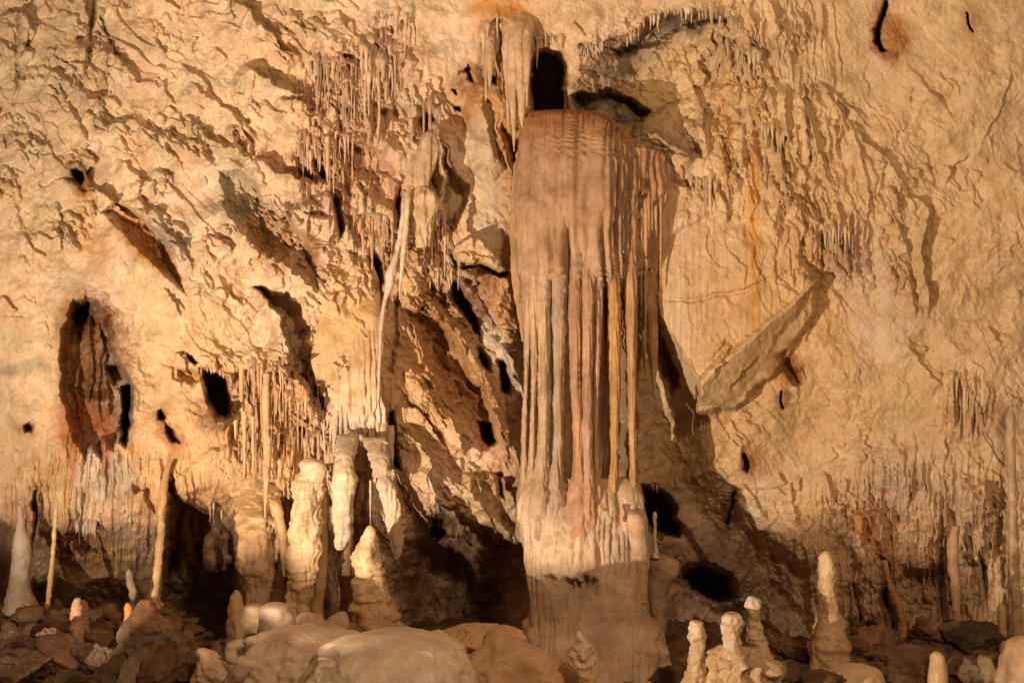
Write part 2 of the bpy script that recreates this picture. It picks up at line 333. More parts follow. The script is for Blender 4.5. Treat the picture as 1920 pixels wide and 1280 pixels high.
hole([(738,880),(756,885),(795,940),(830,985),(900,1040),(960,1120),(960,1240),(745,1240),(740,1100),(752,1000),(740,930)], .85, 28, 0)
# diagonal slabs between drapery and column
slab([(862,498),(905,505),(950,518),(975,590),(985,770),(965,720),(935,640),(900,590),(872,545)], .34, -.08, .02, 7)
ledge([(862,500),(895,560),(930,625),(978,700)], .10, 30, 0)
slab([(850,465),(878,440),(905,450),(952,505),(940,512),(900,502),(862,500)], .34, .06, 0, 6); hole([(862,492),(900,496),(952,508),(948,518),(905,516),(866,508)], .22, 5, 0, True)
hole([(840,520),(862,525),(880,560),(900,605),(906,645),(885,620),(862,585),(842,560)], .8, 8, 0, True)
hole([(800,520),(835,540),(850,590),(838,610),(800,560)], .35, 12)
hole([(762,575),(798,575),(826,600),(872,680),(908,738),(932,830),(900,845),(862,790),(828,725),(795,680),(775,630)], .42, 16, 0)
slab([(795,565),(820,560),(872,625),(918,700),(955,790),(985,860),(985,900),(950,850),(930,800),(905,730),(870,670),(825,600)], .28, 0, 0, 8, True)
hole([(892,648),(905,650),(922,680),(920,700),(898,690)], .6, 7, 0, True); hole([(930,672),(945,672),(962,720),(955,745),(938,735)], .9, 8, 0, True)
hole([(896,786),(925,790),(935,830),(915,842),(902,825)], 1.0, 8, 0, True)
slab([(756,700),(772,688),(800,700),(830,750),(858,810),(880,858),(846,840),(800,790),(770,748)], .16, 0, 0, 7)
ledge([(775,692),(810,745),(850,800),(880,860)], .12, 24, .10, 16); ledge([(745,748),(790,775),(835,840)], .14, 30, .12, 14); ledge([(740,790),(800,830),(860,890)], .10, 40, .04, 12)
slab([(760,580),(772,600),(800,668),(795,690),(775,650)], .12, 0, 0, 6); slab([(838,620),(860,680),(900,760),(905,790),(870,740),(838,680)], .12, 0, 0, 8)
crack([(795,574),(798,580)], .3, 4)
slab([(752,870),(800,875),(880,895),(930,960),(975,990),(975,1030),(900,1000),(850,960),(800,955),(765,920)], .22, .06, 0, 14)
ledge([(800,860),(850,885),(930,900)], .10, 25, .06, 12); ledge([(880,880),(900,905),(920,960)], .10, 20, .06, 14); hole([(925,890),(940,880),(950,940),(935,930)], .5, 7, 0, True)
hole([(802,966),(835,960),(858,975),(856,1010),(820,1016),(802,1000)], .9, 8, .05, True)
ledge([(905,880),(945,900),(975,950)], .15, 25, .1, 12); ledge([(915,760),(945,800),(960,860)], .12, 14, .1, 14)
# centre top: big black opening, rock around it
hole([(1000,100),(1022,90),(1050,95),(1063,125),(1062,180),(1068,214),(1064,240),(1000,240),(990,180),(992,130)], 2.4, 10, .05, True)
bump(930, 215, 60, 70, .28, -20); bump(905, 260, 40, 90, .22, -10); hole([(872,130),(882,138),(888,152),(876,150)], .8, 6, .03, True); hole([(862,140),(880,115),(890,125),(880,140)], .3, 7)
hole([(920,140),(930,142),(932,160),(918,158)], .7, 6, .03, True); hole([(852,200),(860,198),(862,208),(854,208)], .4, 4, .02, True); hole([(846,170),(856,168),(856,176)], .4, 4, .01, True)
hole([(905,180),(925,190),(940,250),(948,320),(925,300),(912,240)], .2, 12); hole([(945,215),(960,240),(985,260),(985,350),(970,372),(950,300)], .5, 9)
hole([(968,520),(978,515),(978,545),(970,545)], .4, 4, 0, True); ledge([(878,350),(885,420),(880,470)], .10, 20, .05, 10)
# big overhang lip top right and the sheltered face under it
hole([(1085,85),(1130,82),(1180,62),(1225,32),(1290,22),(1340,26),(1385,42),(1400,70),(1385,130),(1330,190),(1310,240),(1315,300),(1200,240),(1140,180),(1085,160)], .14, 30, .06)
hole([(1220,30),(1290,20),(1350,30),(1380,42),(1340,48),(1290,50),(1230,90),(1170,110),(1140,98),(1190,70)], .30, 12)
bump(1130, 130, 55, 40, .16, 10); bump(1250, 110, 70, 50, .12, -20)
hole([(1068,185),(1095,172),(1140,165),(1190,180),(1215,205),(1212,232),(1195,240),(1140,232),(1075,222)], .45, 12, .04)
ledge([(1195,225),(1240,262),(1310,292)], .16, 40, .14, 18); crack([(1215,222),(1250,198),(1295,180)], .08, 3); crack([(1190,170),(1250,180),(1295,165)], .03, 4)
ledge([(1345,55),(1335,90),(1318,110)], .10, 12, .05, 7); ledge([(1310,110),(1320,140),(1318,165)], .15, 16, .12, 9)
ledge([(1300,140),(1310,190),(1325,240),(1328,300)], .12, 14, .08, 8); ledge([(1352,110),(1335,150),(1330,180)], .06, 14, .05, 8)
ledge([(1205,322),(1245,345),(1308,352)], .06, 20, .12, 9, True); ledge([(1240,300),(1250,290),(1310,295)], .06, 20, .05, 9)
# holes and slits in the right wall
hole([(1656,0),(1666,0),(1662,30),(1651,56),(1652,80),(1664,98),(1650,98),(1638,80),(1636,58),(1648,36)], .8, 6, .02, True)
bump(1678, 78, 22, 25, .06); hole([(1809,22),(1813,22),(1816,42),(1824,62),(1820,62),(1812,44)], .4, 3, .01, True)
hole([(1452,662),(1472,655),(1478,672),(1500,695),(1506,722),(1488,724),(1464,690)], .22, 12, 0, True); hole([(1462,664),(1478,652),(1476,662),(1464,674)], .5, 5, 0, True)
hole([(1462,732),(1466,732),(1468,765),(1464,765)], .6, 3, 0, True); hole([(1392,848),(1400,852),(1406,872),(1404,884),(1396,880)], .6, 4, .02, True); hole([(1374,920),(1380,918),(1376,950),(1366,985),(1358,980),(1368,950)], .5, 5, .02, True)
crack([(1378,921),(1440,918),(1500,922)], .03, 3); crack([(1390,860),(1430,905),(1450,900)], .025, 3)
# the big leaning slab with its shaded lower right face
def facet(P, Z, m=6):
    s = win(min(p[0] for p in P), min(p[1] for p in P), max(p[0] for p in P), max(p[1] for p in P), 12)
    X, Y = SX[s] * .5 + WX[s] * .5, SY[s] * .5 + WY[s] * .5; A = np.array([[p[0], p[1], 1] for p in P[:3]], float); c = np.linalg.solve(A, np.array(Z[:3], float))
    d, _, _ = segd(P, X, Y, True); sd = np.where(inside(P, X, Y), d, -d); h = c[0] * X + c[1] * Y + c[2]
    k = sst(-m, m, sd); D[s] = D[s] * (1 - k * .8) + k * .8 * (h + .25 * D[s])
facet([(1238,590),(1310,718),(1532,524),(1440,420),(1330,400),(1262,440),(1215,520)], (.30, .52, .34))
facet([(1310,718),(1532,524),(1370,775),(1510,600),(1440,700)][:3] + [(1310,745)], (.50, .33, -.25))
facet([(1310,712),(1534,522),(1527,585),(1462,688),(1380,766),(1304,776)], (.50, .33, .20))
facet([(1238,588),(1310,712),(1300,750),(1282,720),(1246,640)], (.25, .46, .15))
hole([(1240,594),(1262,650),(1285,725),(1270,745),(1236,700),(1225,640)], .5, 12)
crack([(1240,560),(1290,565),(1350,552),(1400,545),(1450,520)], .04, 4); crack([(1450,520),(1500,510),(1532,526)], .04, 5)
ledge([(1330,712),(1355,690),(1375,640)][::-1], .05, 12, .04, 6); ledge([(1420,665),(1390,700),(1365,735)], .05, 14, .03, 7); ledge([(1315,690),(1350,660),(1370,630)][::-1], .04, 8, .03, 5)
hole([(1205,800),(1260,760),(1290,745),(1370,770),(1370,860),(1300,900),(1205,900)], .18, 30)
hole([(1010,520),(1190,520),(1200,900),(1170,970),(1010,960),(1000,700)], 1.7, 36)
# fan of curtains
for P, A in (([(1380,120),(1384,190),(1400,290),(1412,330),(1425,400)], .05), ([(1398,140),(1412,250),(1432,345),(1436,362)], .07), ([(1350,230),(1362,330),(1372,400)], .07), ([(1478,150),(1472,200),(1476,245),(1490,280)], .12),
             ([(1506,140),(1508,190),(1514,260),(1520,330)], .14), ([(1488,230),(1496,270),(1500,310)], .08), ([(1512,190),(1530,260),(1545,300),(1552,320)], .10), ([(1530,150),(1570,180),(1600,205),(1630,225)], .07),
             ([(1545,165),(1580,215),(1592,255)], .08), ([(1440,245),(1450,270),(1455,290)], .10), ([(1462,260),(1465,300),(1485,345)], .16), ([(1436,290),(1438,320),(1436,360)], .08), ([(1550,215),(1556,270),(1560,315)], .06),
             ([(1600,225),(1622,265),(1660,290),(1685,330),(1688,340)], .12), ([(1605,260),(1618,300),(1632,370),(1640,420)], .06), ([(1665,345),(1682,365),(1690,400)], .10), ([(1500,340),(1520,390),(1545,430)], .14), ([(1345,350),(1360,380),(1366,420)], .14),
             ([(1335,350),(1340,380)], .08), ([(1420,60),(1430,110),(1460,170)], .04), ([(1560,0),(1572,90),(1580,140)], .03), ([(1455,0),(1462,60),(1490,80)], .04), ([(1395,90),(1420,140),(1455,190)], .05)):
    ledge(P, A * .7, 11, A * .6, 6, True)
for P, A in (([(1695,368),(1735,376),(1745,398),(1738,440),(1728,480)], .09), ([(1692,450),(1705,475)], .06), ([(1745,395),(1728,470),(1740,540),(1745,600)], .12), ([(1702,500),(1712,560),(1718,600)], .07), ([(1735,530),(1750,560),(1758,560)], .07),
             ([(1820,290),(1790,310),(1772,350)], .05), ([(1880,460),(1850,470),(1905,468)], .03), ([(1560,400),(1580,470),(1600,520)], .06), ([(1700,640),(1735,690),(1770,725)], .05), ([(1780,690),(1790,740),(1795,800)], .08), ([(1900,130),(1880,200),(1840,270)], .04),
             ([(1548,880),(1560,930),(1590,960)], .06), ([(1580,940),(1585,990),(1595,1000)], .10), ([(1640,1010),(1655,1070),(1680,1120)], .14), ([(1770,950),(1780,990),(1785,1050)], .12), ([(1860,920),(1868,990),(1860,1060)], .12), ([(1590,1040),(1600,1110),(1615,1170)], .10)):
    ledge(P, A, 22, A * .6, 9, True)
hole([(1215,1010),(1280,1030),(1390,1090),(1480,1190),(1500,1320),(1215,1320)], .6, 45)
# low right: cavities, toes of drapery
hole([(1203,908),(1232,905),(1262,935),(1285,985),(1270,1010),(1235,1012),(1205,985)], 1.8, 12, .03)
hole([(1272,1080),(1290,1056),(1330,1050),(1372,1075),(1392,1120),(1350,1128),(1290,1112)], 1.6, 14, .08)
hole([(1380,985),(1450,1000),(1530,1060),(1530,1200),(1400,1200),(1380,1130)], .35, 40)
slab([(1255,950),(1300,960),(1420,1060),(1560,1230),(1500,1230),(1380,1130),(1300,1040)], .22, 0, 0, 20)
slab([(1600,960),(1660,950),(1672,1050),(1650,1175),(1615,1180),(1592,1080)], .22, 0, .05, 14); slab([(1690,1000),(1765,960),(1770,1050),(1742,1080),(1700,1075)], .22, .02, .08, 16)
hole([(1648,1030),(1668,1060),(1690,1180),(1660,1190),(1650,1120)], .4, 14); hole([(1590,1150),(1620,1185),(1700,1185),(1790,1160),(1790,1230),(1590,1230)], .4, 16)
slab([(1800,920),(1855,890),(1868,960),(1860,1020),(1830,1060),(1800,1050)], .15, 0, 0, 14); hole([(1836,1030),(1850,1060),(1848,1120),(1838,1080)], .3, 7, 0, True)
hole([(1776,1060),(1784,1060),(1790,1200),(1770,1200)], .2, 8)
for x in (1726, 1738, 1748): crack([(x, 1065), (x - 2, 1100)], .16, 4)
D += .06 * fbm2(PX / 46, PY / 46, 5, 171, .62) * mask(1230, 160, 170, 150)
# ---------------------------------------------------------------- wall pigment, plus shade painted over shadowed spots and cavities
def c3(*v): return np.array(v)
CREAM = c3(.73, .57, .41)
C = np.ones(PX.shape + (3,)) * CREAM
t = fbm2(PX / 260, PY / 260, 3, 201)[..., None]; C = C * (1 + .10 * t); m1 = sst(.05, .6, fbm2(PX / 60, PY / 70, 4, 207, .6))[..., None]; m2 = sst(.1, .6, fbm2(PX / 80, PY / 60, 4, 208, .6))[..., None]; m3 = sst(.0, .7, fbm2(PX / 26, PY / 34, 4, 209, .65))[..., None]; C = C * (1 - .5 * m1) + .5 * m1 * c3(.70, .50, .34); C = C * (1 - .5 * m2) + .5 * m2 * c3(.60, .54, .38); C = C * (1 - .22 * m3); C[..., 2] *= 1 - .10 * fbm2(PX / 160, PY / 160, 3, 205)
def tint(cx, cy, rx, ry, rot, col, a, soft=1.0, nz=.5):
    global C
    s, r = ell(cx, cy, rx * (1 + soft / 2), ry * (1 + soft / 2), rot); k = sst(1, 1 - soft / (1 + soft / 2), r) * a
    if nz: k = np.clip(k * (1 + nz * fbm2(PX[s] / 22, PY[s] / 22, 4, int(cx), .6)), 0, 1)
    C[s] = C[s] * (1 - k[..., None]) + np.array(col) * k[..., None]
RUST, DRUST, GREY, MAUVE, WHITE, OLIVE, SOOT = (.42,.19,.07), (.22,.085,.035), (.40,.35,.27), (.50,.33,.24), (.66,.60,.52), (.34,.27,.15), (.035,.025,.018)
OCH = (.62, .40, .19)
for a in ((1500,300,420,420,0,(.62,.47,.29),.6), (1700,700,320,420,0,(.60,.44,.27),.7), (1450,620,140,240,0,(.60,.41,.22),.55), (300,880,260,150,0,(.60,.38,.20),.5), (800,700,110,200,0,(.56,.37,.20),.55), (140,440,110,140,0,(.66,.53,.38),.5),
          (60,150,120,260,0,(.48,.40,.27),.45), (320,700,110,110,0,(.66,.46,.26),.4), (650,640,60,120,0,(.68,.47,.25),.5)): tint(*a, 1.2, .2)
for a in ((660,190,105,80,10,(.60,.42,.29),.6), (620,310,80,70,0,(.54,.35,.22),.65), (700,110,90,70,0,MAUVE,.4), (960,90,70,90,0,(.55,.36,.22),.7), (935,10,55,25,0,(.62,.32,.12),.8), (925,190,45,60,-20,(.50,.28,.12),.6), (880,150,30,30,0,DRUST,.6),
          (870,215,25,25,0,RUST,.5), (850,170,20,25,0,RUST,.45), (720,330,50,80,0,MAUVE,.5), (770,440,60,90,0,(.50,.32,.18),.5), (860,430,30,50,0,MAUVE,.5),
          (540,790,110,110,0,(.52,.31,.16),.5), (900,590,26,120,-28,WHITE,.75), (930,560,22,70,-25,(.56,.28,.13),.65), (955,700,26,70,-30,WHITE,.6),
          (1150,130,50,60,0,(.42,.32,.26),.6), (1110,150,45,45,0,(.44,.28,.18),.55), (1180,110,90,30,-30,(.20,.15,.11),.8), (1290,40,70,22,-5,(.15,.11,.08),.85), (1140,205,85,35,8,(.16,.14,.08),.85), (1240,262,80,20,25,(.25,.20,.13),.7),  # dark entries paint the lip's shade and the column's cast shadow
          (1250,130,60,60,0,(.60,.50,.30),.4), (1360,220,14,130,-2,OCH,.5), (1412,430,12,220,0,(.62,.34,.12),.6), (1340,560,12,110,0,(.62,.40,.20),.45), (1370,590,10,110,0,(.62,.40,.20),.4), (1300,560,12,130,0,(.58,.38,.22),.4),
          (1310,420,40,50,0,(.62,.46,.32),.4), (1190,640,26,260,0,(.52,.30,.14),.5), (955,330,26,200,0,(.60,.33,.13),.75), (968,470,24,90,0,(.60,.33,.12),.8), (1240,360,60,90,0,(.60,.40,.28),.5), (1225,480,24,160,0,(.55,.35,.18),.6),
          (1655,60,26,50,0,(.22,.10,.04),.6), (1683,70,26,40,0,(.40,.20,.07),.75), (1658,98,20,10,0,DRUST,.8), (1815,40,14,26,0,RUST,.5), (1482,690,22,38,-30,(.28,.13,.06),.8), (1460,690,26,30,0,RUST,.55), (1464,755,14,28,0,DRUST,.55), (1400,868,14,24,0,DRUST,.85),
          (1420,862,30,26,0,RUST,.4), (1376,930,12,22,0,RUST,.6), (1370,960,14,36,10,(.12,.08,.05),.55), (1530,525,26,14,30,OLIVE,.5), (1590,470,34,50,0,(.50,.32,.24),.5), (1640,560,60,130,-15,(.62,.50,.42),.4),
          (1625,980,28,45,0,(.50,.24,.10),.6), (1642,990,10,50,0,DRUST,.7), (1660,1060,14,50,-10,(.42,.18,.07),.7), (1700,900,110,70,0,(.56,.44,.34),.5), (1700,1120,120,80,0,(.36,.24,.15),.6), (1820,980,50,80,0,(.58,.46,.36),.5),
          (1850,790,60,26,-20,(.40,.25,.17),.5), (1730,490,18,60,0,(.40,.28,.16),.4), (1620,1090,26,70,0,(.52,.36,.28),.4), (1400,1080,130,60,40,(.28,.20,.14),.7), (1280,900,80,70,30,(.40,.28,.16),.6), (1300,830,90,70,0,(.50,.35,.18),.55), (1330,1060,60,40,0,(.16,.11,.08),.6),  # closing entries paint the shadow right of the column and a cavity's darkness
          (1240,960,40,50,0,(.14,.10,.07),.6), (1240,1100,60,90,0,(.38,.26,.17),.6),  # first entry paints the black cavity's shade
          (268,455,75,26,50,(.42,.20,.075),.9), (315,440,20,60,-38,GREY,.6), (145,330,28,26,0,(.16,.08,.03),.8), (160,358,14,26,-20,(.30,.14,.05),.7), (155,420,26,60,0,OCH,.35), (180,470,30,40,0,(.48,.28,.14),.55), (440,370,45,50,0,GREY,.7), (520,450,60,50,40,(.42,.27,.14),.6), (585,480,20,40,0,(.26,.13,.05),.7),  # grey and brown over the broken face paint its shadow patch
          (150,640,44,90,0,(.20,.09,.035),.9), (165,760,50,90,0,(.16,.075,.035),.9), (210,660,40,60,0,(.28,.17,.10),.75), (125,600,20,60,10,(.28,.14,.06),.55), (190,600,30,40,0,(.17,.07,.035),.8), (165,800,60,40,0,(.40,.15,.07),.7), (130,775,22,40,0,(.46,.22,.12),.6), (235,760,22,60,0,(.10,.06,.03),.6), (180,890,32,60,0,(.66,.58,.50),.75), (215,900,30,60,0,(.62,.52,.46),.5), (196,860,10,40,0,(.40,.14,.07),.7),  # rust and pale stains; niche and slot also darkened as painted shade
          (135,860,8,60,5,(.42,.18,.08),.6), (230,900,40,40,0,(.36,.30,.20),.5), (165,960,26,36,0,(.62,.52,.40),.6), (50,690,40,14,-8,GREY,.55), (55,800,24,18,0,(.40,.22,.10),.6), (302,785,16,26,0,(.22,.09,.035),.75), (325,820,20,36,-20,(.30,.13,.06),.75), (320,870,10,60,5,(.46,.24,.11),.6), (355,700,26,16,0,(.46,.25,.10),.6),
          (60,985,60,50,0,(.42,.27,.17),.6), (150,1030,60,50,0,(.36,.19,.09),.6), (180,1090,110,60,0,(.30,.18,.09),.7), (380,1040,80,110,0,(.26,.14,.075),.85), (400,770,40,40,0,(.28,.17,.09),.7), (345,1040,22,70,-10,(.44,.32,.22),.6),  # brown patches; low shadow band and archway darkness painted in
          (420,980,120,20,0,(.52,.34,.18),.0), (560,380,60,30,0,(.55,.44,.34),.4), (430,290,60,14,35,OLIVE,.3), (530,150,50,20,20,OLIVE,.35),  # olive entries paint the shadows beside the broken ledges
          (850,690,60,110,-30,(.44,.26,.13),.6), (890,560,40,60,0,(.24,.12,.06),.7), (930,760,40,80,0,(.40,.23,.12),.65), (820,590,50,50,0,(.40,.23,.11),.65), (900,940,60,50,0,(.50,.33,.17),.5), (900,1040,110,50,20,(.20,.13,.07),.8), (850,1100,110,80,0,(.15,.09,.05),.85), (830,985,34,30,0,(.14,.08,.045),.8),  # darkest entries paint shade into the gap, the grotto and a hole
          (780,1080,40,60,0,(.32,.18,.10),.5), (650,800,70,40,0,(.68,.55,.44),.6), (600,1100,60,80,0,(.30,.19,.11),.5), (940,870,40,60,0,(.42,.24,.14),.5), (715,510,20,40,0,(.30,.14,.06),.6), (910,300,40,80,0,GREY,.35), (930,400,40,80,0,(.48,.42,.36),.5)):
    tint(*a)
s_ = np.abs(fbm2(PX / 7, PY / 260, 2, 230)) * mask(1330, 560, 140, 160); C *= (1 - .22 * s_)[..., None]
vein = sst(.86, 1.0, ridg2(WX / 90, WY / 90, 1, 240)) * np.clip(.4 + fbm2(PX / 90, PY / 90, 2, 241), 0, 1) * .35; C = C * (1 - vein[..., None]) + np.array(OCH) * .8 * vein[..., None]
C = np.clip(C, .01, .9)
# ---------------------------------------------------------------- stalactite fringes: a lip in the wall first, the stalactites later
FR = []
def fringe(key, P, n, ln, wd, col, what, where, cat='stalactite', lip=.08, rec=.10, rows=1, jit=6, form=None):
    FR.append((key, P, n, ln, wd, col, what, where, rows, jit))
    if lip or rec:
        s = win(min(p[0] for p in P), min(p[1] for p in P), max(p[0] for p in P), max(p[1] for p in P), 90)
        d, sg, t = segd(P, WX[s], WY[s]); e = sst(0, .1, t) * sst(1, .9, t); H = ln[1] * .9 + 6
        yl = np.interp(PX[s], [p[0] for p in P], [p[1] for p in P]); dn = WY[s] - yl
        ins = sst(P[0][0] - 12, P[0][0] + 4, WX[s]) * sst(P[-1][0] + 12, P[-1][0] - 4, WX[s])
        D[s] += ins * (lip * np.exp(-np.maximum(-dn, 0) / 22) * (dn <= 2) - rec * sst(0, 8, dn) * np.clip(1 - dn / H, 0, 1))
RC, PC, CC_ = (.58,.41,.28), (.60,.46,.33), (.68,.53,.36)
fringe('a', [(592,118),(620,112),(650,122),(672,130)], 24, (50,110), (4,8), RC, 'rusty', 'upper fringe left of the shaded recess', rows=2, jit=13)
fringe('b', [(676,95),(700,80),(722,92),(745,110)], 16, (60,125), (5,10), (.60,.45,.32), 'pinkish', 'thick top fringe above the pendant', rows=2, jit=13)
fringe('c', [(560,240),(590,245),(630,256),(668,262)], 26, (45,105), (4,8), RC, 'rusty', 'second fringe below the top ones', rows=2, jit=13)
fringe('d', [(905,60),(930,30),(955,45),(975,70)], 16, (60,120), (6,12), PC, 'cream', 'cluster left of the black opening', lip=.12, rec=.05, rows=2)
fringe('e', [(1170,72),(1200,46),(1240,22),(1290,16),(1340,22),(1385,42)], 24, (14,34), (2.5,5), (.68,.56,.42), 'tiny', 'row under the overhanging lip', lip=.02, rec=0)
fringe('f', [(1078,88),(1100,88),(1132,84)], 12, (10,20), (2,3), (.68,.58,.46), 'needle-thin', 'short row right of the black opening', lip=0, rec=0)
fringe('g', [(772,395),(790,388),(812,388),(840,400)], 16, (50,95), (4,8), (.58,.40,.26), 'tan', 'fringe round the foot of the pendant', lip=.1, rec=.08, rows=2)
fringe('h', [(660,400),(690,405),(722,415),(745,430)], 14, (40,85), (4,8), (.60,.42,.26), 'tan', 'fringe left of the crooked white stalactite', lip=.06, rec=.08, rows=2)
fringe('i', [(442,700),(470,690),(500,694),(535,690),(570,700),(600,720)], 40, (60,140), (4,9), (.60,.41,.25), 'tan', 'wide fringe left of the pale drapery', lip=.08, rec=.14, rows=2, jit=13)
fringe('j', [(440,790),(480,800),(530,806),(575,800),(605,800)], 22, (50,110), (5,11), (.62,.44,.28), 'cream', 'bottom row under the widest fringe', lip=.05, rec=.16, rows=2, jit=13)
fringe('k', [(372,688),(388,689),(405,693),(425,706)], 6, (12,30), (3,5), (.68,.52,.34), 'little', 'row on the toothed black hole', lip=0, rec=0)
fringe('l', [(142,975),(158,985),(172,982),(182,978)], 9, (25,50), (4,7), (.68,.58,.46), 'white', 'white mass above the small arch', lip=.08, rec=.14)
fringe('m', [(1545,432),(1565,428),(1590,428),(1600,440)], 12, (40,85), (4,6), (.62,.46,.30), 'fawn', 'comb on the right wall', lip=.03, rec=.10)
fringe('n', [(1783,700),(1800,712),(1820,735),(1838,765)], 10, (50,95), (5,8), (.60,.45,.29), 'tan', 'drip cluster near the right edge', lip=.05, rec=.08)
fringe('o', [(820,505),(840,512),(862,512)], 7, (25,45), (3,6), (.60,.44,.30), 'short', 'fold above the dark diagonal gap', lip=.03, rec=.03)
fringe('p', [(1005,70),(1030,62),(1055,68)], 4, (30,52), (5,7), (.62,.46,.34), 'pale', 'roof of the black opening', lip=.04, rec=0)
fringe('q', [(385,935),(405,950),(425,965)], 3, (25,40), (3,4), (.55,.38,.22), 'fine', 'archway left of the tan column', lip=0, rec=0)
fringe('r', [(1215,905),(1235,905),(1250,915)], 5, (10,20), (2,3), (.55,.42,.30), 'needle-thin', 'low cavity right of the column', lip=0, rec=0)
fringe('s', [(1288,330),(1330,330),(1345,345)], 7, (25,60), (5,8), (.58,.44,.30), 'tan', 'nook right of the column top', lip=.04, rec=.06)
fringe('t', [(1345,62),(1372,80),(1400,100),(1425,112)], 9, (25,60), (4,8), (.62,.48,.32), 'cream', 'folds right of the overhanging lip', lip=.04, rec=.03, jit=10)
fringe('u', [(1425,235),(1450,240),(1475,250)], 7, (40,80), (5,9), (.60,.44,.30), 'tan', 'fan of folds on the right wall', lip=.05, rec=.08, jit=10)
fringe('v', [(700,30),(740,22),(775,40)], 8, (35,80), (4,8), (.62,.47,.33), 'cream', 'topmost fringe by the upper edge', lip=.08, rec=.08, rows=2, jit=8)
YW = 10.0 - D
V = np.stack([(PX - 960) / 1920 * F * YW, YW, -(PY - 640) / 1920 * F * YW], -1).reshape(-1, 3)
nr, nc = PX.shape; idx = np.arange(nr * nc).reshape(nr, nc)
Q = np.stack([idx[:-1, :-1], idx[1:, :-1], idx[1:, 1:], idx[:-1, 1:]], -1).reshape(-1, 4)
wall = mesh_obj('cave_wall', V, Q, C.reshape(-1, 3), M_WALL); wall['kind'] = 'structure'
def wy(px, py):
    i = min(max(np.searchsorted(AY, py), 0), nr - 1); j = min(max(np.searchsorted(AX, px), 0), nc - 1); return float(YW[i, j])
# ---------------------------------------------------------------- cave floor
fx = np.arange(-9, 9, .03); fy = np.arange(2.0, 12.5, .03); FX, FY = np.meshgrid(fx, fy)
MND = [(36,1150,9.1,.5), (92,1146,9.0,.3), (146,1190,8.3,.35), (245,1160,9.0,.35), (290,1140,9.4,.3), (70,1180,9.0,.5), (105,1250,7.8,.5), (250,1260,7.9,.5), (440,1205,8.3,.3), (485,1210,9.1,.35), (555,1200,9.0,.45), (700,1205,8.5,.4), (768,1200,8.2,.2),
       (648,1200,9.4,.3), (1110,1270,9.0,.8), (1236,1260,9.35,.35), (1640,1215,8.8,.4), (1750,1205,9.2,.35), (1700,1240,8.4,.5), (1830,1215,9.0,.5), (1910,1250,9.45,.4), (1790,1220,9.6,.3), (1695,1190,9.65,.25), (1880,1275,8.9,.35), (1490,1250,8.4,.5), (605,1250,7.8,.7), (180,1260,8.3,.8), (1650,1270,8.0,1.0)]
def floorz(x, y):
    shade_ridge = .97 - .07 * sst(-3.3, -3.6, x) + .10 * fbm2(x / .22, 0 * y, 2, 302) + .05 * fbm2(x / .2, y / .2, 3, 303)  # unseen rise near the floodlight, shaped to shade the low foreground
    z = -2.95 - .35 * sst(8.0, 9.2, y) + .14 * fbm2(x / 1.3, y / 1.3, 4, 301, .55) * sst(4.5, 6, y) + shade_ridge * np.exp(-((y - 4.2) / .42) ** 2) * sst(-2.35, -2.65, x) * 1.1
    for px, py, Y, r in MND:
        cx, cy, cz = at(px, py, Y); d = np.hypot(x - cx, y - cy) * (1 + .25 * fbm2(x / .3, y / .3, 2, 305))
        z = np.maximum(z, cz - .02 - np.maximum(0, d - r * .55) * 1.15)
    return z
FZ = floorz(FX, FY) + .05 * fbm2(FX / .16, FY / .16, 5, 311, .62)
FC = np.array((.24, .16, .10)) * (1 + .35 * fbm2(FX / .4, FY / .4, 4, 321))[..., None]
n1, n2 = FX.shape; ii = np.arange(n1 * n2).reshape(n1, n2)
fl_ = mesh_obj('cave_floor', np.stack([FX, FY, FZ], -1).reshape(-1, 3), np.stack([ii[:-1, :-1], ii[:-1, 1:], ii[1:, 1:], ii[1:, :-1]], -1).reshape(-1, 4), np.clip(FC, .02, .6).reshape(-1, 3), M_ROCK); fl_['kind'] = 'structure'

# ---------------------------------------------------------------- small rubble lying on the floor
rg = np.random.default_rng(3); VS, QS, CS = [], [], []; nv = 0
ph = np.linspace(.05, math.pi - .05, 8)[:, None]; th = np.linspace(0, 2 * math.pi, 10, endpoint=False)[None]
dx, dy, dz = np.sin(ph) * np.cos(th), np.sin(ph) * np.sin(th), np.cos(ph) + 0 * th; ia = np.arange(80).reshape(8, 10); ib = np.roll(ia, -1, 1)
for _ in range(1500):
    py_ = rg.uniform(1130, 1330); Yb = rg.uniform(7.2, 9.6); px_ = rg.choice([rg.uniform(-100, 460), rg.uniform(1440, 2000), rg.uniform(700, 1300)], p=[.45, .45, .1]); x = (px_ - 960) / 1920 * F * Yb
    z = float(floorz(np.array([x]), np.array([Yb]))[0]); s_ = rg.uniform(.02, .075) * (1 if rg.random() < .85 else 1.6); r = np.full(dx.shape, 1.3)
    for _k in range(9):
        v = rg.normal(size=3); v /= np.linalg.norm(v); q = dx * v[0] + dy * v[1] + dz * v[2]; r = np.where(q > .1, np.minimum(r, rg.uniform(.45, 1) / np.maximum(q, .1)), r)
    VS.append(np.stack([x + dx * r * s_ * rg.uniform(.8, 1.5), Yb + dy * r * s_, z + s_ * .3 + dz * r * s_ * rg.uniform(.5, .9)], -1).reshape(-1, 3)); QS.append(np.stack([ia[:-1], ia[1:], ib[1:], ib[:-1]], -1).reshape(-1, 4) + nv); nv += 80
    CS.append(np.tile(np.array((.22, .145, .09)) * rg.uniform(.5, 1.25) * np.array((1, rg.uniform(.85, 1.05), rg.uniform(.8, 1.05))), (80, 1)))
tag(mesh_obj('rubble', np.vstack(VS), np.vstack(QS), np.clip(np.vstack(CS), .02, .8), M_ROCK, None, False), 'loose small brown stones strewn over the dim cave floor', 'rubble', None, 'stuff')
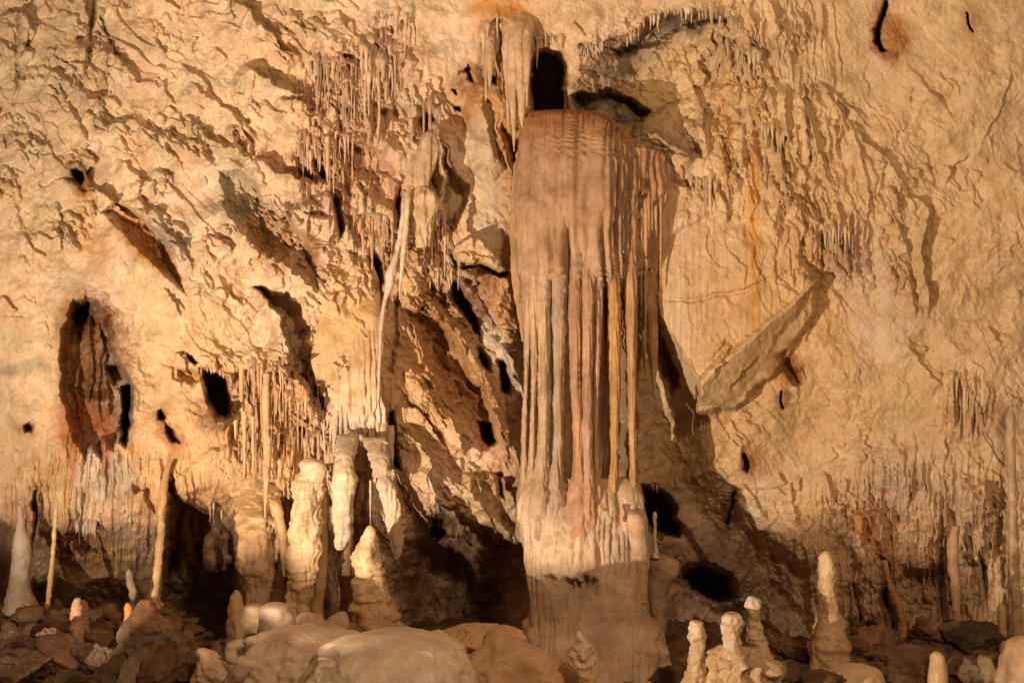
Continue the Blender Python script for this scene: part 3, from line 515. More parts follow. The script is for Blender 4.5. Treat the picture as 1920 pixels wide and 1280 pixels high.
# ---------------------------------------------------------------- freestanding formations
def smooth_rows(P, step):
    P = np.array([p if len(p) == 4 else tuple(p) + (np.nan,) for p in P], float); y = P[:, 0]
    n = max(6, int((y[-1] - y[0]) / step)); yy = np.linspace(y[0], y[-1], n)
    out = [yy]
    for k in (1, 2, 3):
        v = P[:, k]
        if k == 3:
            ok = ~np.isnan(v); v = np.interp(y, y[ok], v[ok])
        m = np.gradient(v, y) if len(y) > 2 else np.full(len(y), (v[-1] - v[0]) / (y[-1] - y[0]))
        sec = np.diff(v) / np.diff(y)
        for i in range(len(sec)):       # monotone limiter
            if sec[i] == 0: m[i] = m[i + 1] = 0
            else:
                for q in (i, i + 1):
                    r = m[q] / sec[i]
                    if r < 0: m[q] = 0
                    elif r > 3: m[q] = 3 * sec[i]
        i = np.clip(np.searchsorted(y, yy) - 1, 0, len(y) - 2); h = y[i + 1] - y[i]; t = (yy - y[i]) / h
        out.append((2*t**3-3*t**2+1)*v[i] + (t**3-2*t**2+t)*h*m[i] + (-2*t**3+3*t**2)*v[i+1] + (t**3-t**2)*h*m[i+1])
    return out
def form(name, P, Y, cols, mat=None, flat=1.0, lump=(.12, 4.0), flute=(0, 30, 2), ring=(0, 0), N=48, step=3.0, seed=None, parent=None, extra=None, box=2.0, capt=True, capb=True, lean=0, rough=.004):
    """closed body from silhouette rows (py, left, right[, depth]); flat = depth / width"""
    global _seed
    if seed is None: seed = int(P[0][0] * 7 + P[0][1] * 3) % 997
    yy, L, R, YY = smooth_rows([p if len(p) == 4 else (tuple(p) + (Y,)) for p in P], step)
    n = len(yy); th = np.linspace(0, 2 * math.pi, N, endpoint=False)
    ct, st = np.cos(th), np.sin(th)
    if box != 2: ct = np.sign(ct) * np.abs(ct) ** (2 / box); st = np.sign(st) * np.abs(st) ** (2 / box)
    k = F / 1920; yv = YY[:, None]
    cx = ((L + R) / 2 - 960)[:, None] * k * yv; rx = (np.maximum(R - L, .6) / 2)[:, None] * k * yv; ry = rx * (flat if not callable(flat) else flat(yy)[:, None])
    z = -(yy - 640)[:, None] * k * yv + 0 * ct
    X = cx + rx * ct; Yc = yv + ry * st
    r0 = np.minimum(rx, .25)
    d = lump[0] * fbm3(X * lump[1], Yc * lump[1], z * lump[1], 3, seed, .5)
    if ring[0]: d = d + ring[0] * (np.abs(perlin3(X * 2, Yc * 2, z * ring[1], seed + 5)) * 2 - .4)
    d = d * r0
    if flute[0]: d = d + flute[0] * (1 - 2.2 * np.abs(fbm3(X * flute[1], Yc * flute[1] * .6, z * flute[2], 2, seed + 9))) * np.minimum(1, rx / .05)
    if rough: d = d + rough * fbm3(X * 25, Yc * 25, z * 25, 3, seed + 21, .6)
    if extra is not None: d = d + extra(960 + X / (k * Yc), yy[:, None] + 0 * X, st)
    e = np.minimum(1, np.minimum((np.arange(n) + .0)[:, None] if capt else 9, (np.arange(n)[::-1])[:, None] if capb else 9) / 3.0)
    d = d * e
    X = X + d * ct; Yv = Yc + d * st * (1 if not callable(flat) else 1)
    z = z + .4 * d * perlin3(X * 9, Yv * 9, z * 9, seed + 3)
    V = np.stack([X, Yv, z], -1).reshape(-1, 3)
    a = np.arange(n * N).reshape(n, N); b = np.roll(a, -1, 1)
    Q = np.stack([a[:-1], a[1:], b[1:], b[:-1]], -1).reshape(-1, 4)
    tp = V[:N].mean(0); bt = V[-N:].mean(0); V = np.vstack([V, tp, bt])
    tr = [(n * N, a[0, i], b[0, i]) for i in range(N)] + [(n * N + 1, b[-1, i], a[-1, i]) for i in range(N)]
    if not isinstance(cols[0], (list, tuple)): cols = [(0, cols)]
    cy = [c[0] for c in cols]; cc = np.stack([np.interp(yy, cy, [c[1][q] for c in cols]) for q in range(3)], -1)
    cc = np.repeat(cc, N, 0); cc = cc * (1 + .16 * fbm3(V[:-2, 0] * 7, V[:-2, 1] * 7, V[:-2, 2] * 3, 3, seed + 31))[:, None]
    cc = np.vstack([cc, cc[:1], cc[-1:]])
    return mesh_obj(name, V, Q, np.clip(cc, .01, .9), mat or M_FLOW, parent, True, tr)
PINK = (.58, .45, .36); PALE = (.66, .54, .42); TAN = (.58, .42, .26)
# --- the great fluted column
colm = empty('flowstone_column', 'huge pinkish fluted column of fused pillars standing in the middle under the black opening', 'column')
UC = [(215, (.40,.20,.10)), (300, (.42,.27,.17)), (450, (.43,.29,.19)), (600, (.47,.33,.23))]
def fl_top(x, y, st):
    g = .03 * (1 - 2 * np.abs(fbm2((x + 3 * np.sin(y / 60.)) / 9, y / 420, 2, 401))) + .008 * fbm2(x / 4, y / 60, 2, 402) + .02 * perlin2(x / 30, y / 200, 403)
    g = g - .24 * sst(1125, 1245, x) + .018 * (1 - 2 * np.abs(fbm2((x + 2 * np.sin(y / 45.)) / 4.5, y / 260, 2, 404)))
    for gx, dp, w_ in ((1064, .30, 4.5), (1133, .26, 4.5), (1166, .40, 4.5), (1182, .14, 2.5), (1197, .26, 4), (1212, .16, 3), (1150, .10, 2.5), (1035, .08, 3), (1090, .08, 2.5), (1010, .06, 2.5)):
        g = g - dp * np.exp(-((x - gx - 3 * np.sin(y / 40.)) / w_) ** 2) * sst(380, 500, y + 120 * (gx >= 1140))
    return g * (st < .2)
form('upper_mass', [(210,1010,1100,9.8),(214,994,1122,9.74),(222,986,1140,9.68),(232,982,1156,9.65),(250,982,1180,9.62),(275,976,1215,9.6),(310,976,1238,9.6),(350,972,1240,9.58),(420,976,1232,9.54),(500,978,1222,9.5),(530,980,1205,9.56),(560,984,1196,9.7),(580,990,1190,9.82)],
     9.1, UC, M_COL, .42, (.10, 3), (0, 1, 1), N=260, step=2, parent=colm, extra=fl_top, box=2.6)
form('apron', [(255,1120,1160,9.8),(270,1110,1200,9.77),(290,1110,1240,9.75),(330,1120,1246,9.75),(420,1140,1242,9.75),(520,1160,1232,9.75),(560,1185,1225,9.78),(580,1200,1220,9.8)], 9.7,
     (.44,.27,.16), M_COL, .35, (.2, 3), (.045, 20, .5), N=150, step=2.5, parent=colm)
form('side_sheet', [(285,968,984,10.0),(310,964,985,9.95),(400,958,985,9.92),(500,960,985,9.9),(560,966,985,9.9),(600,972,984,9.92),(640,978,984,9.94)], 9.9, (.54,.36,.21), M_COL, .6, (.2, 5), (.012, 26, 1), N=60, step=3, parent=colm)
rr_ = random.Random(4)
for i in range(14):
    x = 1140 + i * 7.6 + rr_.uniform(-2, 2); y0 = 300 + (x - 1140) * .25 + rr_.uniform(-10, 60); y1 = y0 + rr_.uniform(110, 290) * (1 - .3 * (x > 1215)); w_ = rr_.uniform(4, 9); dp = 9.42 + .22 * (x - 1140) / 100
    form('rib', [(y0, x - w_ * .7, x + w_ * .7, dp + .22), (y0 + 22, x - w_ * .6, x + w_ * .6, dp + .06), (y0 + (y1 - y0) * .5, x - w_ * .45, x + w_ * .5, dp), (y1 - 14, x - w_ * .22, x + w_ * .25, dp), (y1, x - .5, x + .5, dp)], dp, (.50,.32,.20), M_COL, 1.4, (.3, 9), (.006, 30, 2), N=18, step=3, parent=colm)
pil = [([(470,978,1000),(560,979,999),(650,982,996),(700,982,992),(800,977,990),(880,975,990),(930,974,1000),(1010,972,1002)], 9.06, (.55,.40,.30)),
       ([(480,992,1012),(600,992,1010),(700,996,1007),(800,993,1004),(880,988,1006),(930,984,1012),(1000,980,1016)], 9.0, (.60,.45,.34)),
       ([(480,1002,1036),(600,1004,1034),(700,1007,1033),(820,1008,1032),(880,998,1032),(930,990,1034),(1010,984,1040)], 8.98, (.60,.45,.34)),
       ([(480,1030,1066),(600,1032,1064),(700,1035,1060),(820,1036,1057),(890,1026,1058),(940,1016,1060),(1030,1006,1064)], 9.02, (.50,.38,.31)),
       ([(430,1064,1094),(600,1066,1092),(700,1068,1090),(800,1073,1094),(880,1074,1100),(930,1062,1105),(960,1058,1112),(1040,1050,1118)], 8.98, (.54,.34,.24)),
       ([(430,1088,1118),(600,1089,1115),(700,1090,1112),(800,1090,1112),(880,1090,1114),(940,1082,1118),(1030,1078,1124)], 8.94, (.55,.36,.26)),
       ([(440,1106,1132),(600,1108,1130),(700,1111,1125),(800,1111,1122),(880,1112,1124),(945,1100,1132),(1030,1094,1142)], 9.0, (.58,.42,.32)),
       ([(430,1128,1142),(520,1130,1142),(700,1131,1137),(850,1131,1136),(940,1126,1142)], 9.28, (.34,.22,.15)),
       ([(440,1134,1152),(500,1134,1160),(560,1138,1164),(700,1141,1164),(800,1143,1161),(860,1145,1160),(905,1142,1158),(935,1144,1154),(948,1147,1151)], 9.02, (.58,.36,.19)),
       ([(430,1166,1196),(560,1170,1196),(700,1174,1194),(780,1177,1193),(880,1180,1195),(930,1178,1194),(960,1176,1200)], 9.0, (.56,.36,.22)),
       ([(420,1194,1215),(500,1198,1222),(600,1208,1234),(680,1217,1233),(720,1222,1230),(748,1225,1228)], 9.3, (.56,.37,.23)),
       ([(520,1196,1204),(600,1200,1212),(660,1204,1212),(700,1208,1212)], 9.25, (.50,.33,.2))]
for i, (P, Yp, c) in enumerate(pil):
    c = (c[0] * .84, c[1] * .83, c[2] * .76); P = [(y, l, r, float(np.interp(y, [420, 520, 620, 880, 960, 1040], [9.48, 9.3, 9.24, 9.18, 9.14, 9.16])) + (Yp - 9.0) + .14 * (((l + r) / 2 - 1085) / 110) ** 2) for y, l, r in P]
    if len(P) > 5: P = [(y, l - (3.5 if y >= 925 and i < 7 else 0), r + (3.5 if y >= 925 and i < 7 else 0), d) for y, l, r, d in P]
    P = [(y, (l + r) / 2 - (r - l) * (.41 if 500 < y < 900 else .5), (l + r) / 2 + (r - l) * (.41 if 500 < y < 900 else .5), d + (r - l) * .00055 * 5) for y, l, r, d in P]
    form('pillar', P, Yp, c, M_COL, 2.1, (.16, 8), (.011, 30, 1.2), N=64, step=3, parent=colm, seed=500 + i, rough=.006)
def fl_base(x, y, st):
    g = .028 * (1 - 2 * np.abs(fbm2(x / 8, y / 120, 2, 411))) * sst(900, 960, y) * (.4 + .6 * sst(1110, 1060, y)) + .02 * perlin2(x / 26, y / 120, 414) * sst(1080, 1120, y)
    hem = 1078 - 14 * np.abs(perlin2(x / 11, 0 * x, 412)) + 5 * perlin2(x / 4, 0 * x, 413)
    inx = sst(1016, 1026, x) * sst(1128, 1118, x)
    g = g + .035 * inx * sst(940, 1070, y) * (y < hem)
    for qx, qy, qa, qb in ((1029, 1076, 6, 8), (1040, 1070, 7, 6), (1066, 1082, 8, 11), (1083, 1080, 5, 8), (1100, 1076, 5, 11), (1116, 1086, 4, 16)):
        g = g - .15 * np.exp(-(((x - qx - .2 * (y - qy)) / qa) ** 2 + ((y - qy) / qb) ** 2) ** 2)
    g = g - .10 * np.exp(-((x - 1058) / 7) ** 2) * sst(960, 930, y) - .05 * np.exp(-((x - 1165) / 9) ** 2) * sst(1010, 950, y)
    return g * (st < .2)
form('base', [(896,990,1175,9.34),(910,980,1195,9.29),(925,975,1203,9.24),(960,975,1207,9.22),(1000,980,1210,9.2),(1040,986,1213,9.18),(1080,989,1214,9.16),(1120,992,1216,9.14),(1160,994,1218,9.1),(1200,990,1224,9.0),(1260,985,1230,8.9),(1330,975,1240,8.8),(1420,960,1260,8.8)],
     8.95, [(880, (.50,.36,.25)), (960, (.57,.43,.31)), (1080, (.62,.47,.34)), (1280, (.60,.45,.33))], M_FLOW, lambda q: np.interp(q, [880, 930, 1000, 1100], [.10, .22, .4, .5]), (.10, 2.5), N=240, step=2, parent=colm, extra=fl_base, box=2.2)
form('lobe', [(955,1180,1190,9.08),(965,1177,1202),(990,1176,1212),(1040,1186,1214),(1090,1195,1214),(1130,1200,1214)], 9.02, (.60,.44,.32), M_FLOW, .8, (.12, 5), N=40, parent=colm)
form('knob', [(952,1131,1136,8.95),(958,1130,1143),(966,1131,1145),(975,1136,1149),(984,1135,1146),(987,1138,1142)], 8.86, (.62,.46,.33), M_FLOW, .8, (.35, 12), N=24, step=1.5, parent=colm)
# --- mound the column stands on, and things around it
def T(name, P, Y, col, label, cat, group=None, **k): return tag(form(name, P, Y, col, **k), label, cat, group)
form('foot', [(1140,1010,1200,9.3),(1156,996,1216,9.2),(1170,984,1238,9.14),(1185,977,1246,9.1),(1210,970,1250,9.06),(1250,962,1256,9.02),(1330,950,1264,9.0),(1450,930,1280,9.0)], 9.05, (.56,.42,.30), M_FLOW, .42, (.35, 3), (.012, 9, 1), N=170, parent=colm, box=2.3)
T('stalagmite_post', [(1040,1222,1248,9.35),(1046,1217,1262),(1065,1214,1272),(1090,1214,1262),(1130,1216,1250),(1180,1222,1248),(1240,1226,1254),(1300,1220,1262)], 9.35, (.40,.28,.19), 'dim brown rounded post standing close behind the right side of the great column', 'stalagmite', lump=(.25, 4), N=60)
T('candle_stalagmite', [(959,1226,1229,9.25),(962,1224,1232),(972,1224,1232),(990,1225,1230),(1010,1225,1231),(1030,1225,1234),(1045,1222,1238)], 9.25, (.62,.48,.36), 'slender knobbly candle stalagmite in front of the black cavity right of the column', 'stalagmite', lump=(.5, 14), N=20, step=2)
T('pale_stalagmite', [(1183,1083,1087,7.0),(1187,1081,1092),(1196,1080,1098),(1204,1084,1100),(1212,1076,1108),(1222,1070,1113),(1232,1068,1115),(1240,1074,1115),(1252,1082,1110),(1262,1085,1112),(1290,1088,1118),(1400,1080,1125)], 7.0, [(1183,(.72,.62,.52)),(1205,(.66,.52,.38)),(1280,(.60,.42,.25))], 'small knobbly cream stalagmite with a white tip standing before the foot of the great column', 'stalagmite', lump=(.55, 11), N=48, step=2, mat=M_WET)
# --- three pronged group and its neighbour on the right foreground
tg = empty('pronged_stalagmite', 'pale three pronged stalagmite like upheld fingers with its right tip white', 'stalagmite')
TP = [(1120,(.52,.45,.39)),(1160,(.50,.40,.28)),(1280,(.46,.33,.20))]
form('prong', [(1117,1404,1412,6.9),(1122,1400,1421),(1135,1399,1423),(1150,1404,1424),(1175,1403,1428),(1200,1404,1434),(1230,1402,1444),(1260,1398,1446),(1330,1395,1450)], 6.9, TP, M_FLOW, .9, (.45, 9), rough=.008, ring=(.14, 24), N=56, step=2, parent=tg)
form('prong', [(1146,1366,1376,6.8),(1150,1358,1388),(1165,1355,1392),(1185,1356,1391),(1210,1356,1392),(1240,1350,1400),(1330,1345,1410)], 6.75, TP[1:], M_FLOW, .9, (.42, 9), rough=.008, ring=(.14, 22), N=56, step=2, parent=tg)
form('base', [(1208,1350,1360,6.8),(1214,1336,1395),(1226,1326,1425),(1240,1322,1446),(1256,1322,1453),(1280,1318,1452),(1340,1316,1450),(1450,1300,1460)], 6.8, TP[2:][0][1], M_FLOW, .75, (.5, 8), rough=.012, N=90, step=2, parent=tg)
T('finger_stalagmite', [(1163,1296,1310,6.8),(1167,1293,1322),(1182,1292,1323),(1205,1294,1321),(1230,1290,1322),(1260,1287,1326),(1330,1280,1332),(1430,1275,1338)], 6.8, [(1160,(.50,.40,.28)),(1280,(.46,.33,.20))], 'single blunt finger stalagmite standing just left of the three pronged one', 'stalagmite', lump=(.4, 9), ring=(.13, 22), N=56, step=2, rough=.008)
T('tall_stalagmite', [(1033,1545,1553,7.6),(1040,1537,1560),(1055,1534,1564),(1090,1536,1566),(1130,1538,1570),(1150,1534,1574),(1180,1524,1582),(1210,1519,1588),(1250,1518,1588),(1300,1510,1600),(1420,1500,1610)], 7.6, [(1030,(.52,.40,.26)),(1140,(.48,.34,.21)),(1280,(.46,.31,.19))], 'tall smooth tapering stalagmite with bulging base alone in the right foreground', 'stalagmite', lump=(.32, 7), ring=(.10, 14), N=70, mat=M_FLOW, rough=.007)
T('low_dome', [(1248,1590,1620,7.2),(1252,1575,1640),(1262,1560,1655),(1280,1545,1662),(1330,1520,1680)], 7.2, (.58,.43,.28), 'low rounded dome at the bottom edge beside the tall smooth stalagmite', 'dome', lump=(.25, 5), N=70, mat=M_WET)
T('stump_stalagmite', [(1221,1752,1760,7.3),(1226,1747,1768),(1240,1744,1772),(1260,1742,1776),(1300,1738,1780),(1400,1730,1790)], 7.3, (.60,.44,.28), 'small blunt stump stalagmite at the bottom edge in the right corner area', 'stalagmite', lump=(.15, 7), N=40, mat=M_WET)
T('corner_dome', [(1195,1925,1960,6.6),(1205,1905,2010),(1230,1890,2030),(1270,1880,2050),(1350,1870,2080)], 6.6, (.54,.40,.27), 'smooth grey brown dome cut off by the right edge near the bottom corner', 'dome', lump=(.15, 4), N=80, mat=M_WET)
T('thin_column', [(760,1893,1900,9.5),(790,1886,1902),(850,1888,1903),(950,1890,1906),(1050,1893,1910),(1150,1898,1915),(1220,1900,1920),(1290,1898,1926)], 9.45, (.56,.42,.28), 'long thin whitish column running down the wall by the right edge', 'column', lump=(.3, 9), N=28)
T('rod_stalagmite', [(1132,1874,1880,8.9),(1140,1870,1885),(1180,1872,1886),(1230,1874,1890),(1310,1872,1896)], 8.9, (.56,.38,.24), 'short straight rod stalagmite before the long thin column by the right edge', 'stalagmite', lump=(.2, 9), N=28)
# --- right low drapery legs
T('drapery_leg', [(985,1785,1800,9.6),(1030,1776,1796),(1100,1782,1800),(1180,1786,1800),(1240,1780,1812)], 9.6, (.50,.34,.21), 'dim brown drapery leg reaching the floor left of the long thin column', 'drapery', lump=(.3, 6), N=40)
T('rusty_drapery', [(1050,1655,1664,9.7),(1090,1662,1672),(1140,1680,1692),(1175,1688,1700),(1200,1684,1712)], 9.65, (.48,.27,.14), 'thin rusty leg slanting down to the rubble right of the tall smooth stalagmite', 'drapery', lump=(.3, 9), N=24)
# --- foreground domes, left of centre
T('great_dome', [(1189,704,742,6.5),(1193,672,790),(1201,640,822),(1214,612,848),(1232,592,870),(1255,575,882),(1280,560,888),(1340,520,900),(1440,470,920)], 6.5, (.66,.56,.44), 'largest smooth pale grey dome in the middle of the bottom edge', 'dome', lump=(.26, 3.4), flute=(.012, 4, 3), N=220, flat=.9, mat=M_WET, box=2.1, rough=.008)
T('grey_dome', [(1181,536,572,6.9),(1186,508,625),(1198,478,680),(1220,455,720),(1250,445,740),(1290,436,760),(1400,420,780)], 6.95, [(1180,(.62,.48,.36)),(1290,(.66,.54,.40))], 'sloping mauve grey dome left of and partly behind the largest smooth dome', 'dome', lump=(.4, 4), N=150, flat=.7, mat=M_WET, rough=.012)
T('wet_lip', [(1232,598,612,6.2),(1240,588,628),(1255,580,638),(1270,572,642),(1300,560,650),(1380,550,660)], 6.25, (.68,.58,.48), 'glistening whitish lip on the left flank of the largest smooth dome', 'flowstone', lump=(.6, 8), N=60, mat=M_WET, flat=.5)
T('knob_boulder', [(1129,505,515,7.5),(1133,496,535),(1145,489,544),(1160,486,548),(1180,484,548),(1200,480,540),(1215,478,530),(1260,470,540)], 7.45, (.62,.49,.37), 'upright rounded cream knob at the left end of the foreground mounds', 'boulder', lump=(.22, 5), N=64, mat=M_WET)
T('hump_mound', [(1147,566,584,8.1),(1152,558,598),(1162,548,612),(1180,536,640),(1210,520,664),(1260,500,680),(1350,480,700)], 8.05, (.52,.39,.29), 'shaded mauve hump right beside the upright rounded knob', 'mound', lump=(.35, 5), N=110, flat=.5)
T('slanting_hump', [(1146,636,648,8.3),(1152,626,652),(1164,610,656),(1185,596,662),(1220,585,668),(1300,570,690)], 8.3, (.52,.38,.27), 'slanting brownish hump between the mauve hump and the stout pointed stalagmite', 'mound', lump=(.35, 6), N=90, flat=.6)
T('tan_mound', [(1172,858,905,7.6),(1177,850,945),(1186,840,975),(1200,824,985),(1220,822,990),(1250,850,1000),(1300,860,1010),(1400,860,1020)], 7.6, (.60,.42,.24), 'tan rounded mound with a small nub right of the largest smooth dome', 'mound', lump=(.5, 5), N=130, flat=.7, mat=M_WET, rough=.014)
T('ochre_apron', [(1172,938,942,7.4),(1176,922,946),(1190,915,956),(1215,900,1010),(1240,880,1060),(1290,850,1100),(1400,830,1130)], 7.35, (.54,.37,.22), 'ochre apron of flowstone sloping between the tan mound and the column foot', 'flowstone', lump=(.3, 4), N=100, flat=.7, mat=M_WET)
T('tiny_stub', [(1178,768,774,8.2),(1182,763,782),(1195,761,784),(1230,758,788)], 8.2, (.56,.40,.26), 'tiny stub stalagmite peeping over the largest smooth dome', 'stalagmite', lump=(.2, 7), N=28)
T('cream_lump', [(1200,440,456,7.2),(1206,430,466),(1220,428,470),(1240,430,476),(1290,425,480)], 7.2, (.66,.52,.40), 'small cream lump glinting at the foot of the rounded knob', 'boulder', lump=(.5, 8), N=48, mat=M_WET)
T('tail_lump', [(1215,372,384,7.3),(1222,366,398),(1235,362,412),(1250,364,432),(1290,366,450)], 7.3, (.60,.44,.30), 'lumpy cream outcrop at the far left end of the foreground mounds', 'boulder', lump=(.6, 7), N=64, mat=M_WET)
T('pointed_flap', [(1228,450,470,6.9),(1236,445,480),(1250,440,478),(1265,437,462),(1276,440,450)], 6.7, (.62,.50,.40), 'pointed pale flap jutting from the left side of the sloping dome', 'flowstone', lump=(.3, 7), N=40, mat=M_WET, flat=.6)
# --- large stalagmites and columns, left of centre
T('pointed_stalagmite', [(985,690,697,8.5),(990,686,702),(1002,680,705),(1018,674,708),(1032,663,712),(1050,658,715),(1065,660,716),(1085,666,718),(1100,664,722),(1115,662,732),(1135,662,742),(1160,664,746),(1200,664,750),(1260,660,760)], 8.5, [(985,(.70,.58,.40)),(1060,(.64,.48,.30)),(1180,(.58,.39,.22))], 'stout pointed stalagmite with a knobbly ringed head between two columns', 'stalagmite', lump=(.28, 7), ring=(.14, 13), N=72, step=2)
ck = empty('broad_column', 'broad cream ringed column with a capped top below the tan fringe', 'column')
form('cap', [(858,572,584,8.95),(863,565,602),(872,562,608),(885,564,610),(900,566,606),(915,570,600)], 8.95, (.62,.48,.34), M_FLOW, .8, (.2, 7), N=60, step=2, parent=ck)
form('shaft', [(885,560,606,9.0),(910,553,604),(950,547,600),(1000,544,600),(1050,542,598),(1090,540,592),(1120,536,584),(1145,530,580),(1200,520,580)], 8.95, [(885,(.66,.52,.36)),(1140,(.62,.46,.27))], M_FLOW, .8, (.26, 7), (.012, 20, 4), ring=(.13, 17), N=90, step=2, parent=ck)
form('side_rib', [(870,596,608,9.15),(920,592,614),(1000,592,616),(1080,588,612),(1150,584,606),(1210,582,606)], 9.15, (.54,.37,.22), M_FLOW, .8, (.15, 5), (.006, 22, 2), N=48, parent=ck)
T('hanging_stub', [(815,632,672,9.42),(845,630,668,9.15),(868,628,662,9.0),(900,626,668),(950,624,660),(985,625,663),(1010,627,658),(1022,628,652),(1030,631,645)], 8.95, [(850,(.64,.52,.38)),(1000,(.68,.57,.44))], 'thick whitish hanging stub broken off flat above the pointed stalagmite', 'stalactite', lump=(.22, 7), flute=(.008, 24, 2), ring=(.06, 18), N=56, step=2)
T('twisted_drapery', [(820,680,724,9.4),(850,690,728,9.2),(890,700,732,9.05),(920,712,742),(950,720,750),(980,724,752),(1005,732,756),(1030,736,752),(1048,740,747)], 9.0, (.64,.50,.37), 'twisted cream drapery hanging down to a point right of the whitish stub', 'drapery', lump=(.3, 8), flute=(.012, 22, 2), N=50, step=2, flat=.6)
T('straw', [(900,692,697,8.9),(950,693,696),(985,693.5,695)], 8.9, (.66,.52,.38), 'fine straw stalactite hanging over the tip of the pointed stalagmite', 'stalactite', N=10, lump=(.1, 9))
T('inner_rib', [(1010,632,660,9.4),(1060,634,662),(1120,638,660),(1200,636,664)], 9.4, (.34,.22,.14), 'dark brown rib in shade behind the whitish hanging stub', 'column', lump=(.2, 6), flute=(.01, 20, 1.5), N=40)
T('leaning_column', [(880,440,500,9.95),(920,440,530,9.75),(955,446,530,9.45),(985,450,522,9.25),(1020,450,514,9.15),(1060,454,512),(1100,460,508),(1150,462,506),(1185,458,512),(1230,440,530)], 9.1, [(870,(.68,.50,.31)),(1060,(.66,.46,.27)),(1200,(.64,.50,.35))], 'thick tan column at the right side of the dark archway', 'column', lump=(.3, 6), flute=(.02, 18, 1.5), N=72, step=2, flat=.8)
T('curved_rib', [(935,505,520,9.0),(950,508,528),(980,516,534),(1010,522,538),(1045,526,537),(1080,530,536)], 8.95, (.60,.43,.26), 'curved thin rib peeling off the tan column beside the archway', 'drapery', lump=(.3, 8), N=30)
T('greenish_dome', [(1135,460,490,8.0),(1150,445,510),(1175,432,520),(1210,424,520),(1240,424,520),(1300,420,520)], 8.05, (.60,.47,.30), 'yellowish cream dome spreading below the tan column', 'dome', lump=(.25, 5), N=80)
T('spike_stalagmite', [(1106,441,446,8.3),(1112,437,450),(1130,430,456),(1160,426,456),(1200,425,452),(1260,422,460)], 8.3, (.60,.42,.25), 'short rough spike stalagmite at the edge of the dark archway', 'stalagmite', lump=(.35, 8), N=36)
T('slim_column', [(865,316,324,9.4),(880,308,318),(900,303,316),(950,297,311),(1000,294,309),(1060,288,303),(1100,281,300),(1122,277,302),(1140,275,305)], 9.38, (.60,.41,.23), 'slim leaning tan column standing against the left side of the dark archway', 'column', lump=(.28, 9), ring=(.08, 14), N=32, step=2)
T('white_stalagmite', [(945,35,40,9.1),(955,33,42),(975,32,46),(1000,29,50),(1015,25,56),(1040,23,58),(1070,20,55),(1100,16,54),(1122,12,60),(1145,2,70)], 9.1, [(955,(.56,.43,.29)),(1010,(.52,.45,.38)),(1140,(.36,.27,.21))], 'bottle shaped whitish stalagmite near the left edge', 'stalagmite', lump=(.15, 6), N=48)
T('rod_column', [(950,103,108,9.0),(965,100,108),(1000,98,106),(1050,94,102),(1100,88,98),(1142,84,92)], 9.0, [(950,(.68,.56,.38)),(1140,(.56,.32,.14))], 'thin ochre rod stalagmite right of the whitish bottle shaped one', 'stalagmite', lump=(.4, 14), N=20, step=2)
T('ringed_stub', [(1121,140,150,8.2),(1128,136,152),(1150,134,153),(1185,132,156),(1230,128,160)], 8.2, (.56,.37,.24), 'short ringed stub stalagmite, left one of a close pair among the rubble', 'stalagmite', lump=(.3, 9), ring=(.15, 26), N=32, step=1.5)
T('dark_stub', [(1125,152,160,8.35),(1132,150,164),(1160,150,166),(1230,148,170)], 8.35, (.44,.28,.18), 'darker stub stalagmite, right one of a close pair among the rubble', 'stalagmite', lump=(.3, 9), ring=(.15, 26), N=32, step=1.5)
T('bent_spike', [(1066,240,243,9.0),(1072,236,247),(1090,236,250),(1110,242,256),(1130,244,252),(1150,240,256)], 9.0, (.34,.25,.18), 'grey bent spike rising behind the dark rubble mound', 'stalagmite', lump=(.3, 9), N=24)
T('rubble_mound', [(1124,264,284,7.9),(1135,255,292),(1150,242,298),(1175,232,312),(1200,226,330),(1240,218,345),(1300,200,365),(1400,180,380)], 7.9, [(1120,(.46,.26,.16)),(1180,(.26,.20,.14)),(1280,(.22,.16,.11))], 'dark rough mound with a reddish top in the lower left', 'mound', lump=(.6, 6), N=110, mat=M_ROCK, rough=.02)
T('orange_nub', [(1130,236,242,8.2),(1138,234,247),(1150,235,248),(1180,230,250)], 8.2, (.56,.27,.12), 'small orange nub on the left shoulder of the dark rough mound', 'stalagmite', lump=(.3, 9), N=24)
T('side_nub', [(1180,345,352,8.2),(1190,340,366),(1210,336,370),(1260,330,378)], 8.2, (.34,.21,.12), 'dim reddish lump right of the dark rough mound', 'boulder', lump=(.5, 8), N=36, mat=M_ROCK)
# --- pendant and pale drapery
pd = empty('pendant', 'bulbous tan pendant hanging on a thin neck in the dark recess', 'stalactite')
form('neck', [(180,800,812,9.75),(200,802,810),(225,803,809),(245,803,810),(256,798,814)], 9.7, (.52,.34,.22), M_FLOW, 1, (.2, 9), N=24, parent=pd)
form('bulb', [(244,802,808,9.7),(252,795,813),(265,788,822),(285,781,822),(310,777,816),(335,775,808),(352,776,804),(370,774,806)], 9.62, (.58,.43,.29), M_FLOW, .85, (.22, 6), (.012, 16, 2.5), N=72, step=2, parent=pd)
form('skirt', [(350,780,802,9.6),(362,770,815),(380,765,818),(400,764,818),(420,768,812),(440,772,806),(465,778,798)], 9.6, (.58,.43,.28), M_FLOW, .8, (.2, 6), (.018, 22, 2), N=80, step=2, parent=pd)
T('companion_stalactite', [(190,790,798,9.75),(220,792,797),(250,793,796),(252,794,795)], 9.72, (.48,.31,.20), 'short plain stalactite close left of the neck of the bulbous pendant', 'stalactite', N=14)
T('side_icicle', [(195,818,826,9.85),(215,822,828),(232,822,825)], 9.75, (.46,.30,.2), 'short curved stalactite close right of the neck of the bulbous pendant', 'stalactite', N=14)
